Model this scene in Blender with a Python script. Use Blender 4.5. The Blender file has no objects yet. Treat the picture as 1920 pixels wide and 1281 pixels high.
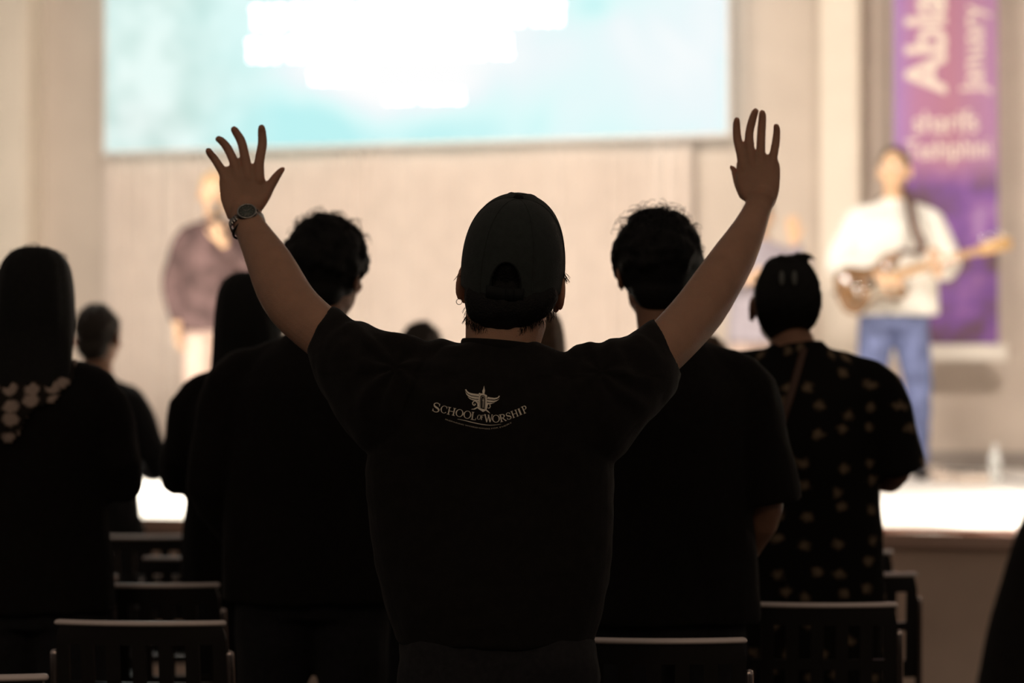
import bpy, bmesh, math, random
from math import sin, cos, pi, radians, sqrt
from mathutils import Vector, Matrix, noise
from mathutils.bvhtree import BVHTree

# ---------------------------------------------------------------- camera, world, lights, exposure
sc = bpy.context.scene
col = sc.collection
CAMZ = 1.42
FPX = 85 / 36 * 1920
PITCH = math.atan(59.5 / FPX)
cam_d = bpy.data.cameras.new('camera')
cam = bpy.data.objects.new('camera', cam_d)
col.objects.link(cam)
cam.location = (0, 0, CAMZ)
cam.rotation_euler = (pi / 2 + PITCH, 0, 0)
cam_d.lens = 85
cam_d.sensor_width = 36
cam_d.sensor_fit = 'HORIZONTAL'
cam_d.clip_end = 200
cam_d.dof.use_dof = True
cam_d.dof.focus_distance = 4.66
cam_d.dof.aperture_fstop = 2.1
sc.camera = cam

world = bpy.data.worlds.new('dim_hall')
sc.world = world
world.use_nodes = True
bg = world.node_tree.nodes['Background']
bg.inputs[0].default_value = (1.0, 0.80, 0.66, 1)
bg.inputs[1].default_value = 0.115

THETA = math.atan(0.314)              # the stage runs oblique to the view: its right end is nearer
SU = Vector((cos(THETA), -sin(THETA), 0))
SV = Vector((sin(THETA), cos(THETA), 0))
ZS = 0.86                             # stage height
YFRONT, YWALL = 8.85, 15.0


def S(u, v, z=0.0):
    """stage frame: u along the stage edge, v behind the edge"""
    return Vector((0, YFRONT, 0)) + SU * u + SV * v + Vector((0, 0, z))


VW = (YWALL - YFRONT) * cos(THETA)    # distance of the back wall behind the stage edge


def area_light(name, loc, target, size, power, color, spread=180, shape='DISK', sy=None):
    d = bpy.data.lights.new(name, 'AREA')
    d.energy = power
    d.color = color
    d.shape = shape
    d.size = size
    if sy:
        d.size_y = sy
    d.spread = radians(spread)
    o = bpy.data.objects.new(name, d)
    col.objects.link(o)
    o.location = loc
    o.rotation_euler = (Vector(target) - Vector(loc)).to_track_quat('-Z', 'Y').to_euler()
    return o


WARM = (1.0, 0.89, 0.785)
# stage wash from the lighting bar over the stage edge
area_light('stage_wash', S(2.6, -0.3, 4.6), S(3.4, 3.4, 1.6), 0.8, 112, WARM, 110)
area_light('stage_wash', S(-0.6, -0.3, 4.6), S(-1.0, 4.6, 1.6), 0.8, 76, WARM, 110)
area_light('stage_wash', S(-3.6, -0.3, 4.6), S(-3.0, 4.4, 1.4), 0.8, 76, WARM, 110)
# downlights over the deck
area_light('stage_downlight', S(3.2, 1.2, 4.7), S(3.2, 1.4, 0), 0.7, 200, (1.0, .90, .76), 75)
area_light('stage_downlight', S(-2.6, 1.2, 4.7), S(-2.6, 1.4, 0), 0.7, 170, (1.0, .92, .80), 75)
# dim warm fill added unseen behind the camera, to lift the audience's backs
area_light('back_fill_light', (-2.0, -1.0, 4.2), (0, 5, 1.2), 1.6, 16, (1.0, .70, .48), 180)
area_light('back_fill_light', (2.2, -1.0, 4.2), (0, 5, 1.2), 1.6, 16, (1.0, .70, .48), 180)

sc.view_settings.view_transform = 'Standard'
sc.view_settings.look = 'None'
sc.view_settings.gamma = 1
sc.view_settings.use_curve_mapping = False
sc.view_settings.exposure = 0.0
sc.cycles.use_denoising = True
sc.cycles.max_bounces = 6


# ---------------------------------------------------------------- measuring
def P(px, py, d):
    """world point at view depth d for a measured point of the photograph"""
    x = (px - 960) / FPX * d
    v = (640.5 - py) / FPX * d
    return Vector((x, d * cos(PITCH) - v * sin(PITCH), CAMZ + d * sin(PITCH) + v * cos(PITCH)))


def wall_hit(px, py, back=0.0):
    """point on the back wall plane (moved `back` towards the audience)"""
    a = P(px, py, 1.0) - Vector((0, 0, CAMZ))
    n = SV
    p0 = S(0, VW - back, 0)
    c = Vector((0, 0, CAMZ))
    t = (p0 - c).dot(n) / a.dot(n)
    return c + a * t


def uv_of(p):
    q = p - Vector((0, YFRONT, 0))
    return q.dot(SU), q.dot(SV)


# ---------------------------------------------------------------- materials
def mat(name, color, rough=.8, metal=0.0, spec=0.3, noise_amt=0.0, nscale=30, bump=0.0, bscale=200,
        sss=0.0, emit=None, estr=0.0, sheen=0.0, coat=0.0):
    m = bpy.data.materials.new(name)
    m.use_nodes = True
    nt = m.node_tree
    b = nt.nodes['Principled BSDF']
    c = (*color, 1)
    b.inputs['Base Color'].default_value = c
    b.inputs['Roughness'].default_value = rough
    b.inputs['Metallic'].default_value = metal
    b.inputs['Specular IOR Level'].default_value = spec
    if sheen:
        b.inputs['Sheen Weight'].default_value = sheen
    if coat:
        b.inputs['Coat Weight'].default_value = coat
    if sss:
        b.inputs['Subsurface Weight'].default_value = sss
        b.inputs['Subsurface Radius'].default_value = (1, .28, .14)
        b.inputs['Subsurface Scale'].default_value = 0.018
    tc = nt.nodes.new('ShaderNodeTexCoord')
    n = nt.nodes.new('ShaderNodeTexNoise')
    n.inputs['Scale'].default_value = nscale
    n.inputs['Detail'].default_value = 4
    nt.links.new(tc.outputs['Object'], n.inputs['Vector'])
    k = max(noise_amt, .03)
    r = nt.nodes.new('ShaderNodeValToRGB')
    r.color_ramp.elements[0].position = .3
    r.color_ramp.elements[1].position = .7
    r.color_ramp.elements[0].color = tuple(x * (1 - k) for x in color) + (1,)
    r.color_ramp.elements[1].color = tuple(min(1, x * (1 + k)) for x in color) + (1,)
    nt.links.new(n.outputs['Fac'], r.inputs['Fac'])
    nt.links.new(r.outputs['Color'], b.inputs['Base Color'])
    if bump:
        n2 = nt.nodes.new('ShaderNodeTexNoise')
        n2.inputs['Scale'].default_value = bscale
        n2.inputs['Detail'].default_value = 3
        nt.links.new(tc.outputs['Object'], n2.inputs['Vector'])
        bp = nt.nodes.new('ShaderNodeBump')
        bp.inputs['Strength'].default_value = bump
        bp.inputs['Distance'].default_value = .004
        nt.links.new(n2.outputs['Fac'], bp.inputs['Height'])
        nt.links.new(bp.outputs['Normal'], b.inputs['Normal'])
    if emit:
        b.inputs['Emission Color'].default_value = (*emit, 1)
        b.inputs['Emission Strength'].default_value = estr
    return m


SKIN = (.46, .265, .175)
M = {
    'skin': mat('skin', SKIN, .55, 0, .35, .07, 25, .25, 350, sss=.5),
    'skin_dark': mat('skin_dark', (.30, .16, .10), .55, 0, .35, .08, 25, .2, 300),
    'skin_far': mat('skin_far', (.74, .48, .30), .55, 0, .3, .05, 25),
    'black_cotton': mat('black_cotton', (.0115, .0100, .0090), .9, 0, .12, .15, 60, .3, 500, sheen=.06),
    'black_cotton_faded': mat('black_cotton_faded', (.0095, .0082, .0076), .9, 0, .1, .15, 60, .3, 400, sheen=.05),
    'black_denim': mat('black_denim', (.020, .020, .022), .85, 0, .12, .2, 80, .4, 600, sheen=.06),
    'cap_cloth': mat('cap_cloth', (.034, .042, .040), .85, 0, .15, .12, 80, .4, 600, sheen=.08),
    'cap_light': mat('cap_light', (.16, .17, .16), .85, 0, .15, .1, 80),
    'cap_strap': mat('cap_strap', (.014, .016, .016), .8, 0, .15, .1, 80),
    'hair': mat('hair', (.0075, .0075, .007), .65, 0, .22, .3, 90, .6, 260),
    'hair_brown': mat('hair_brown', (.09, .055, .032), .6, 0, .25, .3, 90, .6, 260),
    'hair_grey': mat('hair_grey', (.05, .042, .035), .7, 0, .25, .3, 90),
    'print': mat('shirt_print', (.93, .85, .72), .8, 0, .1, .12, 300),
    'steel': mat('steel', (.45, .43, .40), .28, 1, .5, .05, 40),
    'dark_steel': mat('dark_steel', (.05, .055, .05), .35, .8, .5, .05, 40),
    'dial': mat('watch_dial', (.09, .11, .095), .4, .1, .5, .25, 400),
    'gold': mat('gold', (.75, .55, .25), .3, 1, .5),
    'shoe': mat('shoe_leather', (.012, .011, .010), .5, 0, .4),
    'sole': mat('shoe_sole', (.45, .42, .38), .8),
    'white_sole': mat('white_rubber', (.7, .68, .64), .7),
    'eye': mat('eye_white', (.75, .72, .68), .3),
    'suit': mat('suit_wool', (.020, .020, .021), .85, 0, .15, .2, 100, .3, 400),
    'white_sweater': mat('white_sweater', (.90, .87, .80), .9, 0, .15, .04, 40, .5, 200),
    'jeans': mat('blue_jeans', (.155, .185, .34), .85, 0, .15, .3, 14, .4, 500),
    'plum': mat('plum_top', (.125, .080, .078), .85, 0, .15, .45, 12),
    'pink_trousers': mat('pale_pink_trousers', (.55, .42, .36), .85, 0, .15, .08, 20),
    'lavender': mat('pale_lavender_shirt', (.40, .36, .40), .85, 0, .15, .08, 20),
    'chair_plastic': mat('chair_plastic', (.018, .016, .015), .36, 0, .6, .1, 60),
    'chair_edge_highlight': mat('chair_rim_highlight', (.80, .71, .67), .32, 0, .8, .05, 60),  # pale colour paints in the stage light caught along the dark chair tops
    'chair_steel': mat('chair_steel', (.55, .48, .45), .22, 1, .5),
    'hair_blond': mat('hair_blond', (.60, .42, .22), .6, 0, .3, .2, 60),
    'chrome': mat('chrome', (.85, .83, .80), .12, 1, .5),
}


def nodes_of(m):
    m.use_nodes = True
    return m.node_tree, m.node_tree.nodes['Principled BSDF']


def flower_mat(name, base, spot, scale, r0, r1, mix=1.0, rnd=.55):
    m = mat(name, base, .9, 0, .12)
    nt, b = nodes_of(m)
    tc = nt.nodes.new('ShaderNodeTexCoord')
    vo = nt.nodes.new('ShaderNodeTexVoronoi')
    vo.voronoi_dimensions = '2D'
    vo.inputs['Scale'].default_value = scale
    vo.inputs['Randomness'].default_value = rnd
    # cloth coordinates: round the body and along its height
    sp = nt.nodes.new('ShaderNodeSeparateXYZ')
    cb = nt.nodes.new('ShaderNodeCombineXYZ')
    at2 = nt.nodes.new('ShaderNodeMath')
    at2.operation = 'ARCTAN2'
    mu = nt.nodes.new('ShaderNodeMath')
    mu.operation = 'MULTIPLY'
    mu.inputs[1].default_value = .22
    nt.links.new(tc.outputs['Object'], sp.inputs[0])
    nt.links.new(sp.outputs['X'], at2.inputs[0])
    neg = nt.nodes.new('ShaderNodeMath')
    neg.operation = 'MULTIPLY_ADD'
    neg.inputs[1].default_value = -1
    neg.inputs[2].default_value = .12
    nt.links.new(sp.outputs['Y'], neg.inputs[0])
    nt.links.new(neg.outputs[0], at2.inputs[1])
    nt.links.new(at2.outputs[0], mu.inputs[0])
    nt.links.new(mu.outputs[0], cb.inputs['X'])
    nt.links.new(sp.outputs['Z'], cb.inputs['Y'])
    nt.links.new(cb.outputs[0], vo.inputs['Vector'])
    # petals: distance modulated by a fine wave
    n = nt.nodes.new('ShaderNodeTexNoise')
    n.inputs['Scale'].default_value = scale * 6
    nt.links.new(tc.outputs['Object'], n.inputs['Vector'])
    ma = nt.nodes.new('ShaderNodeMath')
    ma.operation = 'MULTIPLY_ADD'
    ma.inputs[1].default_value = .35
    nt.links.new(n.outputs['Fac'], ma.inputs[0])
    nt.links.new(vo.outputs['Distance'], ma.inputs[2])
    r = nt.nodes.new('ShaderNodeValToRGB')
    e = r.color_ramp.elements
    e[0].position = r0 + .17
    e[1].position = r1 + .17
    e[0].color = (*spot, 1)
    e[1].color = (*base, 1)
    nt.links.new(ma.outputs[0], r.inputs['Fac'])
    nt.links.new(r.outputs['Color'], b.inputs['Base Color'])
    return m


M['floral'] = flower_mat('floral_cloth', (.0085, .008, .007), (.19, .14, .09), 14.5, .07, .24, rnd=.6)
M['scarf'] = flower_mat('printed_scarf', (.022, .018, .015), (.42, .33, .28), 24.0, .30, .46)


# ---------------------------------------------------------------- mesh helpers
def link(name, me, m=None, parent=None, smooth=True):
    o = bpy.data.objects.new(name, me)
    col.objects.link(o)
    if m is not None:
        me.materials.clear()
        me.materials.append(m)
    if smooth and len(me.polygons):
        me.polygons.foreach_set('use_smooth', [True] * len(me.polygons))
    if parent is not None:
        o.parent = parent
        o.matrix_parent_inverse = Matrix.Identity(4)
        # meshes are written in world coordinates; bring them into the parent's frame
        me.transform(world_inv(parent))
    return o


def world_mat(o):
    m = o.matrix_basis.copy()
    p = o.parent
    while p is not None:
        m = p.matrix_basis @ m
        p = p.parent
    return m


def world_inv(o):
    return world_mat(o).inverted()


def empty(name, loc, label, cat, group=None, rz=0.0):
    o = bpy.data.objects.new(name, None)
    col.objects.link(o)
    o.location = loc
    o.rotation_euler = (0, 0, rz)
    o.empty_display_size = .1
    o['label'] = label
    o['category'] = cat
    if group:
        o['group'] = group
    return o


def tag(o, label, cat, group=None):
    o['label'] = label
    o['category'] = cat
    if group:
        o['group'] = group
    return o


def tomesh(bm, name):
    bmesh.ops.recalc_face_normals(bm, faces=bm.faces)
    me = bpy.data.meshes.new(name)
    bm.to_mesh(me)
    bm.free()
    return me


def rings(bm, rr, cap0=True, cap1=True):
    vs = [[bm.verts.new(p) for p in ring] for ring in rr]
    n = len(vs[0])
    for a, b in zip(vs, vs[1:]):
        for i in range(n):
            j = (i + 1) % n
            bm.faces.new((a[i], a[j], b[j], b[i]))
    if cap0:
        bm.faces.new(vs[0][::-1])
    if cap1:
        bm.faces.new(vs[-1])


def cr(vals, k=4):
    """Catmull-Rom resampling of a list of equal-length tuples"""
    n = len(vals)
    out = []
    for i in range(n - 1):
        p0, p1, p2, p3 = vals[max(i - 1, 0)], vals[i], vals[i + 1], vals[min(i + 2, n - 1)]
        for s in range(k):
            t = s / k
            out.append(tuple(
                .5 * (2 * b + (c - a) * t + (2 * a - 5 * b + 4 * c - d) * t * t + (3 * b - a - 3 * c + d) * t ** 3)
                for a, b, c, d in zip(p0, p1, p2, p3)))
    out.append(tuple(vals[-1]))
    return out


def tube(bm, pts, n=16, side=None, smooth=3, round0=True, round1=True):
    """pts: list of (x,y,z,r) or (x,y,z,a,b); ellipse semi-axis a lies along `side`"""
    pts = [tuple(p[0]) + tuple(p[1:]) if isinstance(p[0], Vector) else tuple(p) for p in pts]
    pts = [p if len(p) == 5 else p + (p[3],) for p in pts]
    if smooth > 1 and len(pts) > 2:
        pts = cr(pts, smooth)
    c = [Vector(p[:3]) for p in pts]
    rr = []
    ref = Vector(side) if side is not None else None
    tang = []
    for i in range(len(c)):
        t = c[min(i + 1, len(c) - 1)] - c[max(i - 1, 0)]
        if t.length < 1e-7:
            t = tang[-1] if tang else Vector((0, 0, 1))
        tang.append(t.normalized())
    if ref is None:
        ref = Vector((1, 0, 0)) if abs(tang[0].x) < .8 else Vector((0, 1, 0))

    def ring(ctr, t, a, b):
        s = (ref - t * ref.dot(t)).normalized()
        w = t.cross(s)
        return [ctr + s * (a * cos(2 * pi * k / n)) + w * (b * sin(2 * pi * k / n)) for k in range(n)]
    if round0:
        t, a, b = tang[0], pts[0][3], pts[0][4]
        for q in (.97, .8, .5):
            f = sqrt(1 - q * q)
            rr.append(ring(c[0] - t * (min(a, b) * q), t, a * f, b * f))
    for i in range(len(c)):
        rr.append(ring(c[i], tang[i], pts[i][3], pts[i][4]))
        nref = ref - tang[i] * ref.dot(tang[i])
        if side is None:
            ref = nref.normalized()
    if round1:
        t, a, b = tang[-1], pts[-1][3], pts[-1][4]
        for q in (.5, .8, .97):
            f = sqrt(1 - q * q)
            rr.append(ring(c[-1] + t * (min(a, b) * q), t, a * f, b * f))
    rings(bm, rr)


def ell(bm, c, r, rot=None, seg=20):
    mt = Matrix.Translation(c)
    if rot is not None:
        mt = mt @ rot.to_4x4()
    mt = mt @ Matrix.Diagonal((r[0], r[1], r[2], 1))
    bmesh.ops.create_uvsphere(bm, u_segments=seg, v_segments=max(8, seg // 2 + 2), radius=1, matrix=mt)


def box(bm, c, s, rot=None, bev=0.0):
    mt = Matrix.Translation(c)
    if rot is not None:
        mt = mt @ rot.to_4x4()
    mt = mt @ Matrix.Diagonal((s[0], s[1], s[2], 1))
    r = bmesh.ops.create_cube(bm, size=1, matrix=mt)
    if bev:
        es = list({e for v in r['verts'] for e in v.link_edges})
        bmesh.ops.bevel(bm, geom=es, offset=bev, segments=2, affect='EDGES', clamp_overlap=True)


def cyl(bm, p0, p1, r0, r1=None, n=20):
    r1 = r0 if r1 is None else r1
    tube(bm, [(*p0, r0), (*p1, r1)], n=n, smooth=1, round0=False, round1=False)


def loft(bm, rows, n=36, power=2.0, smooth=3, c0=True, c1=True):
    """horizontal superellipse rings: rows of (x, y, z, rx, ry) """
    rows = cr(rows, smooth) if smooth > 1 else rows
    rr = []
    for x, y, z, rx, ry in rows:
        ring = []
        for k in range(n):
            a = 2 * pi * k / n
            ca, sa = cos(a), sin(a)
            e = 2 / power
            ring.append(Vector((x + rx * math.copysign(abs(ca) ** e, ca), y + ry * math.copysign(abs(sa) ** e, sa), z)))
        rr.append(ring)
    rings(bm, rr, c0, c1)


def remesh(bm, voxel, smooth=4, factor=.5, name='body'):
    """fuse overlapping volumes into one continuous skin"""
    me = tomesh(bm, name)
    o = bpy.data.objects.new('tmp', me)
    col.objects.link(o)
    md = o.modifiers.new('r', 'REMESH')
    md.mode = 'VOXEL'
    md.voxel_size = voxel
    md.adaptivity = 0
    if smooth:
        s = o.modifiers.new('s', 'SMOOTH')
        s.factor = factor
        s.iterations = smooth
    dg = bpy.context.evaluated_depsgraph_get()
    dg.update()
    out = bpy.data.meshes.new_from_object(o.evaluated_get(dg))
    bpy.data.objects.remove(o)
    bpy.data.meshes.remove(me)
    out.name = name
    return out


def wrinkle(me, amp, scale, seed=0.0, stretch=(1, 1, 1), ridged=False):
    """cloth folds: push vertices along their normals by noise"""
    nn = [v.normal.copy() for v in me.vertices]
    for v, n in zip(me.vertices, nn):
        q = Vector((v.co.x * stretch[0], v.co.y * stretch[1], v.co.z * stretch[2])) * scale + Vector((seed, seed * 1.7, 0))
        f = noise.noise(q)
        if ridged:
            f = .45 - abs(f) * 1.6
        v.co += n * (amp * f)
    me.update()
    return me


# ---------------------------------------------------------------- the hall and the stage
def struct(name, bm, m, smooth=False):
    o = link(name, tomesh(bm, name), m, None, smooth)
    o['kind'] = 'structure'
    return o


def sbox(bm, u0, u1, v0, v1, z0, z1, bev=0.0):
    """box in the stage frame"""
    rot = Matrix.Rotation(-THETA, 3, 'Z')
    c = S((u0 + u1) / 2, (v0 + v1) / 2, (z0 + z1) / 2)
    box(bm, c, (abs(u1 - u0), abs(v1 - v0), abs(z1 - z0)), rot, bev)


wall_m = mat('painted_wall', (.60, .515, .44), .9, 0, .15, .05, 3.0)
column_m = mat('cream_column', (.80, .71, .60), .85, 0, .2, .03, 3.0)
curtain_m = mat('ribbed_curtain', (.72, .63, .56), .9, 0, .15, .05, 8.0)
floor_m = mat('hall_carpet', (.035, .028, .025), .95, 0, .1, .3, 60, .5, 300)
deck_m = mat('white_stage_deck', (.88, .85, .80), .6, 0, .3, .02, 4.0)
fascia_m = mat('stage_fascia', (.90, .70, .56), .9, 0, .15, .06, 5.0)

bm = bmesh.new()
box(bm, (0, 6, -.05), (30, 30, .1))
struct('floor', bm, floor_m)
bm = bmesh.new()
sbox(bm, -9, 9, VW, VW + .3, 0, 6.5)
struct('wall_back', bm, wall_m)
for nm, pxa, pxb, dep in (('column', -70, 50, .22), ('column', 1537, 1612, .22)):
    ua, ub = uv_of(wall_hit(pxa, 400, dep))[0], uv_of(wall_hit(pxb, 400, dep))[0]
    bm = bmesh.new()
    sbox(bm, ua, ub, VW - dep, VW - .001, ZS + .002, 6.5, .015)
    struct(nm, bm, column_m)
# a shallow ledge of darker wall at the skirting
bm = bmesh.new()
sbox(bm, -8, 8, VW - .02, VW - .001, ZS + .002, ZS + .10)
struct('baseboard_back', bm, mat('grey_baseboard', (.30, .26, .23), .8))

stage = empty('stage', S(0, 0, 0), 'raised stage with a glaring white deck and a plain brown front', 'stage')
bm = bmesh.new()
sbox(bm, -9, 9, .03, VW - .01, 0.001, ZS - .03)
link('platform', tomesh(bm, 'platform'), fascia_m, stage, False)
bm = bmesh.new()
sbox(bm, -9, 9, 0, VW - .01, ZS - .03, ZS, .004)
link('deck', tomesh(bm, 'deck'), deck_m, stage, False)
bm = bmesh.new()
sbox(bm, -9, 9, -.012, 0.0, ZS - .045, ZS + .003, .003)
link('edge_strip', tomesh(bm, 'edge_strip'), mat('edge_strip', (.62, .42, .33), .7), stage, False)

# ribbed curtain under the screen
cu0 = uv_of(wall_hit(203, 500))[0]
cu1 = uv_of(wall_hit(1305, 500))[0]
bm = bmesh.new()
N = 520
random.seed(3)
ph = 0
fr, bk = [], []
for i in range(N + 1):
    u = cu0 + (cu1 - cu0) * i / N
    ph += .62 + .35 * noise.noise(Vector((u * 3, 0, 0)))
    dv = .024 * sin(ph) + .022 * noise.noise(Vector((u * 1.6, 3, 0)))
    fr.append((u, VW - .072 + dv))
    bk.append((u, VW - .072 + dv + .004))
prof = fr + bk[::-1]
rr = [[S(u, v, z) for u, v in prof] for z in (ZS + .02, 1.5, 2.4, 3.6)]
rings(bm, rr)
o = link('curtain', tomesh(bm, 'curtain'), curtain_m)
tag(o, 'pale ribbed curtain hanging below the bright screen behind the stage', 'curtain')

# ---- projection screen
SCB = .19
sa, sb = wall_hit(199, 284, SCB), wall_hit(1364, 251, SCB)
u0s, u1s = uv_of(sa)[0], uv_of(sb)[0]
zb = (sa.z + sb.z) / 2
SW = u1s - u0s
SH = SW * 9 / 16
scr = empty('projection_screen', S((u0s + u1s) / 2, VW - SCB, zb), 'huge glowing cyan and white screen hanging above the stage', 'screen')
sm = bpy.data.materials.new('screen_image')
sm.use_nodes = True
nt = sm.node_tree
nt.nodes.clear()
out = nt.nodes.new('ShaderNodeOutputMaterial')
em = nt.nodes.new('ShaderNodeEmission')
tc = nt.nodes.new('ShaderNodeTexCoord')
nz = nt.nodes.new('ShaderNodeTexNoise')
nz.inputs['Scale'].default_value = 1.15
nz.inputs['Detail'].default_value = 2.5
nz.inputs['Distortion'].default_value = .5
mp = nt.nodes.new('ShaderNodeMapping')
mp.inputs['Location'].default_value = (2.7, 1.3, 4.1)
nt.links.new(tc.outputs['Object'], mp.inputs['Vector'])
nt.links.new(mp.outputs[0], nz.inputs['Vector'])


def math_node(op, a, b=None, c=None, clamp=False):
    m = nt.nodes.new('ShaderNodeMath')
    m.operation = op
    m.use_clamp = clamp
    for i, x in enumerate((a, b, c)):
        if x is None:
            continue
        if isinstance(x, (int, float)):
            m.inputs[i].default_value = x
        else:
            nt.links.new(x, m.inputs[i])
    return m.outputs[0]


sep = nt.nodes.new('ShaderNodeSeparateXYZ')
nt.links.new(tc.outputs['Object'], sep.inputs[0])
X, Z = sep.outputs['X'], sep.outputs['Z']      # local: x -SW/2..SW/2, z 0..SH


def blob(cx, cz, rx, rz, gain):
    dx = math_node('DIVIDE', math_node('SUBTRACT', X, cx), rx)
    dz = math_node('DIVIDE', math_node('SUBTRACT', Z, cz), rz)
    r2 = math_node('ADD', math_node('MULTIPLY', dx, dx), math_node('MULTIPLY', dz, dz))
    e = math_node('POWER', 2.718, math_node('MULTIPLY', r2, -1.0))
    return math_node('MULTIPLY', e, gain)


def scr_local(px, py):
    p = wall_hit(px, py, SCB)
    return uv_of(p)[0] - (u0s + u1s) / 2, p.z - zb


fac = math_node('MULTIPLY_ADD', nz.outputs['Fac'], 1.1, -.20)
for (px, py, wx, wz, g) in ((760, 60, 1.0, .36, .75), (640, 140, .50, .2, .35), (800, 165, .35, .15, .4), (1240, 60, .35, .5, .35),
                            (1020, 130, .5, .35, .25), (250, 230, .15, .12, .2), (300, 60, .2, .6, .0), (420, 30, .3, .25, -.25),
                            (560, 215, .45, .2, -.25), (1120, 10, .15, .1, -.25), (330, 180, .3, .3, .1), (700, 255, 1.0, .12, -.22),
                            (1330, 160, .22, .6, .25)):
    cx, cz = scr_local(px, py)
    if g:
        fac = math_node('ADD', fac, blob(cx, cz, wx, wz, g))
ramp = nt.nodes.new('ShaderNodeValToRGB')
els = ramp.color_ramp.elements
els[0].position, els[0].color = .12, (.52, .90, .90, 1)
els[1].position, els[1].color = .95, (1.0, 1.0, 1.0, 1)
e = els.new(.42)
e.color = (.72, .97, .96, 1)
e = els.new(.68)
e.color = (.86, .95, .97, 1)
nt.links.new(fac, ramp.inputs['Fac'])
# the left side of the image is greyer green
mixl = nt.nodes.new('ShaderNodeMix')
mixl.data_type = 'RGBA'
lf = math_node('MULTIPLY_ADD', X, -1.3, -1.05, True)
lf = math_node('MULTIPLY', lf, .75)
rampg = nt.nodes.new('ShaderNodeValToRGB')
eg = rampg.color_ramp.elements
eg[0].position, eg[0].color = .25, (.50, .68, .61, 1)
eg[1].position, eg[1].color = .62, (.86, .98, .93, 1)
nz2 = nt.nodes.new('ShaderNodeTexNoise')
nz2.inputs['Scale'].default_value = 3.2
nz2.inputs['Detail'].default_value = 2
nt.links.new(tc.outputs['Object'], nz2.inputs['Vector'])
nt.links.new(nz2.outputs['Fac'], rampg.inputs['Fac'])
nt.links.new(lf, mixl.inputs[0])
nt.links.new(ramp.outputs['Color'], mixl.inputs[6])
nt.links.new(rampg.outputs['Color'], mixl.inputs[7])
nt.links.new(mixl.outputs[2], em.inputs['Color'])
em.inputs['Strength'].default_value = 1.0
nt.links.new(em.outputs[0], out.inputs[0])
bm = bmesh.new()
rot = Matrix.Rotation(-THETA, 3, 'Z')
box(bm, S((u0s + u1s) / 2, VW - SCB, zb + SH / 2), (SW, .02, SH), rot)
scr.rotation_euler = (0, 0, -THETA)
link('display', tomesh(bm, 'display'), sm, scr, False)
# lines of projected writing, too far out of focus to be read: one stroke group for every word
wm = mat('lit_writing', (1, 1, 1), .5, emit=(1, 1, 1), estr=1.7)
random.seed(8)
for (ya, yb, xa, xb) in ((8, 50, 470, 1058), (70, 110, 462, 960), (132, 154, 580, 700), (170, 192, 720, 870)):
    x = xa
    while x < xb - 6:
        w = min(random.uniform(50, 120), xb - x)
        if xb - x - w < 30:
            w = xb - x
        bm = bmesh.new()
        sy = -33 / 1165 * (x + w / 2 - 760) * .8
        n = max(2, int(w / 17))
        for k in range(n):                       # upright letter strokes of the word
            xc = x + (k + .5) * w / n
            p0 = wall_hit(xc, yb + sy * .8, SCB + .015)
            p1 = wall_hit(xc, ya + sy * .8, SCB + .015)
            c = (p0 + p1) / 2
            box(bm, c, (w / n * .62 / 302, .004, abs(p1.z - p0.z)), rot, .006)
            box(bm, c + Vector((0, 0, (-.4 if k % 2 else .4) * (p1.z - p0.z))), (w / n * .95 / 302, .004, .02), rot)
        link('word', tomesh(bm, 'word'), wm, scr, False)
        x += w + 10
# slim casing round the screen
bm = bmesh.new()
cu = (u0s + u1s) / 2
for (a0, a1, z0, z1) in ((u0s - .02, u1s + .02, zb - .02, zb), (u0s - .02, u1s + .02, zb + SH, zb + SH + .02),
                         (u0s - .02, u0s, zb, zb + SH), (u1s, u1s + .02, zb, zb + SH)):
    sbox(bm, a0, a1, VW - SCB - .015, VW - SCB + .05, z0, z1)
link('screen_frame', tomesh(bm, 'screen_frame'), mat('screen_frame', (.80, .76, .72), .7), scr, False)
for k in (-.35, .35):
    bm = bmesh.new()
    sbox(bm, cu + k * SW - .03, cu + k * SW + .03, VW - SCB + .012, VW - .001, zb + SH * .45, zb + SH * .55)
    link('wall_bracket', tomesh(bm, 'wall_bracket'), M['dark_steel'], scr, False)

# ---- purple banner
BD = .34
ba, bb = wall_hit(1677, 655, BD), wall_hit(1872, 640, BD)
ub0, ub1 = uv_of(ba)[0], uv_of(bb)[0]
zb0 = (ba.z + bb.z) / 2
ztop = 4.55
ban = empty('banner', S((ub0 + ub1) / 2, VW - BD, zb0), 'tall purple banner with pale lettering hanging behind the guitarist', 'banner', rz=-THETA)
pm = mat('banner_print', (.30, .14, .40), .7, 0, .2)
nt, b = nodes_of(pm)
tc = nt.nodes.new('ShaderNodeTexCoord')
sep = nt.nodes.new('ShaderNodeSeparateXYZ')
nt.links.new(tc.outputs['Object'], sep.inputs[0])
# upper field: mauve; rose in the middle, violet at the edges
rx = nt.nodes.new('ShaderNodeValToRGB')
BW = ub1 - ub0
fx = nt.nodes.new('ShaderNodeMath'); fx.operation = 'MULTIPLY_ADD'
nt.links.new(sep.outputs['X'], fx.inputs[0]); fx.inputs[1].default_value = 1 / BW; fx.inputs[2].default_value = .5
e = rx.color_ramp.elements
e[0].position, e[0].color = 0.0, (.37, .215, .50, 1)
e[1].position, e[1].color = 1.0, (.38, .20, .37, 1)
for p_, c_ in ((.22, (.43, .20, .34)), (.55, (.42, .19, .27)), (.8, (.40, .20, .33))):
    q = e.new(p_); q.color = (*c_, 1)
nt.links.new(fx.outputs[0], rx.inputs['Fac'])
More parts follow.
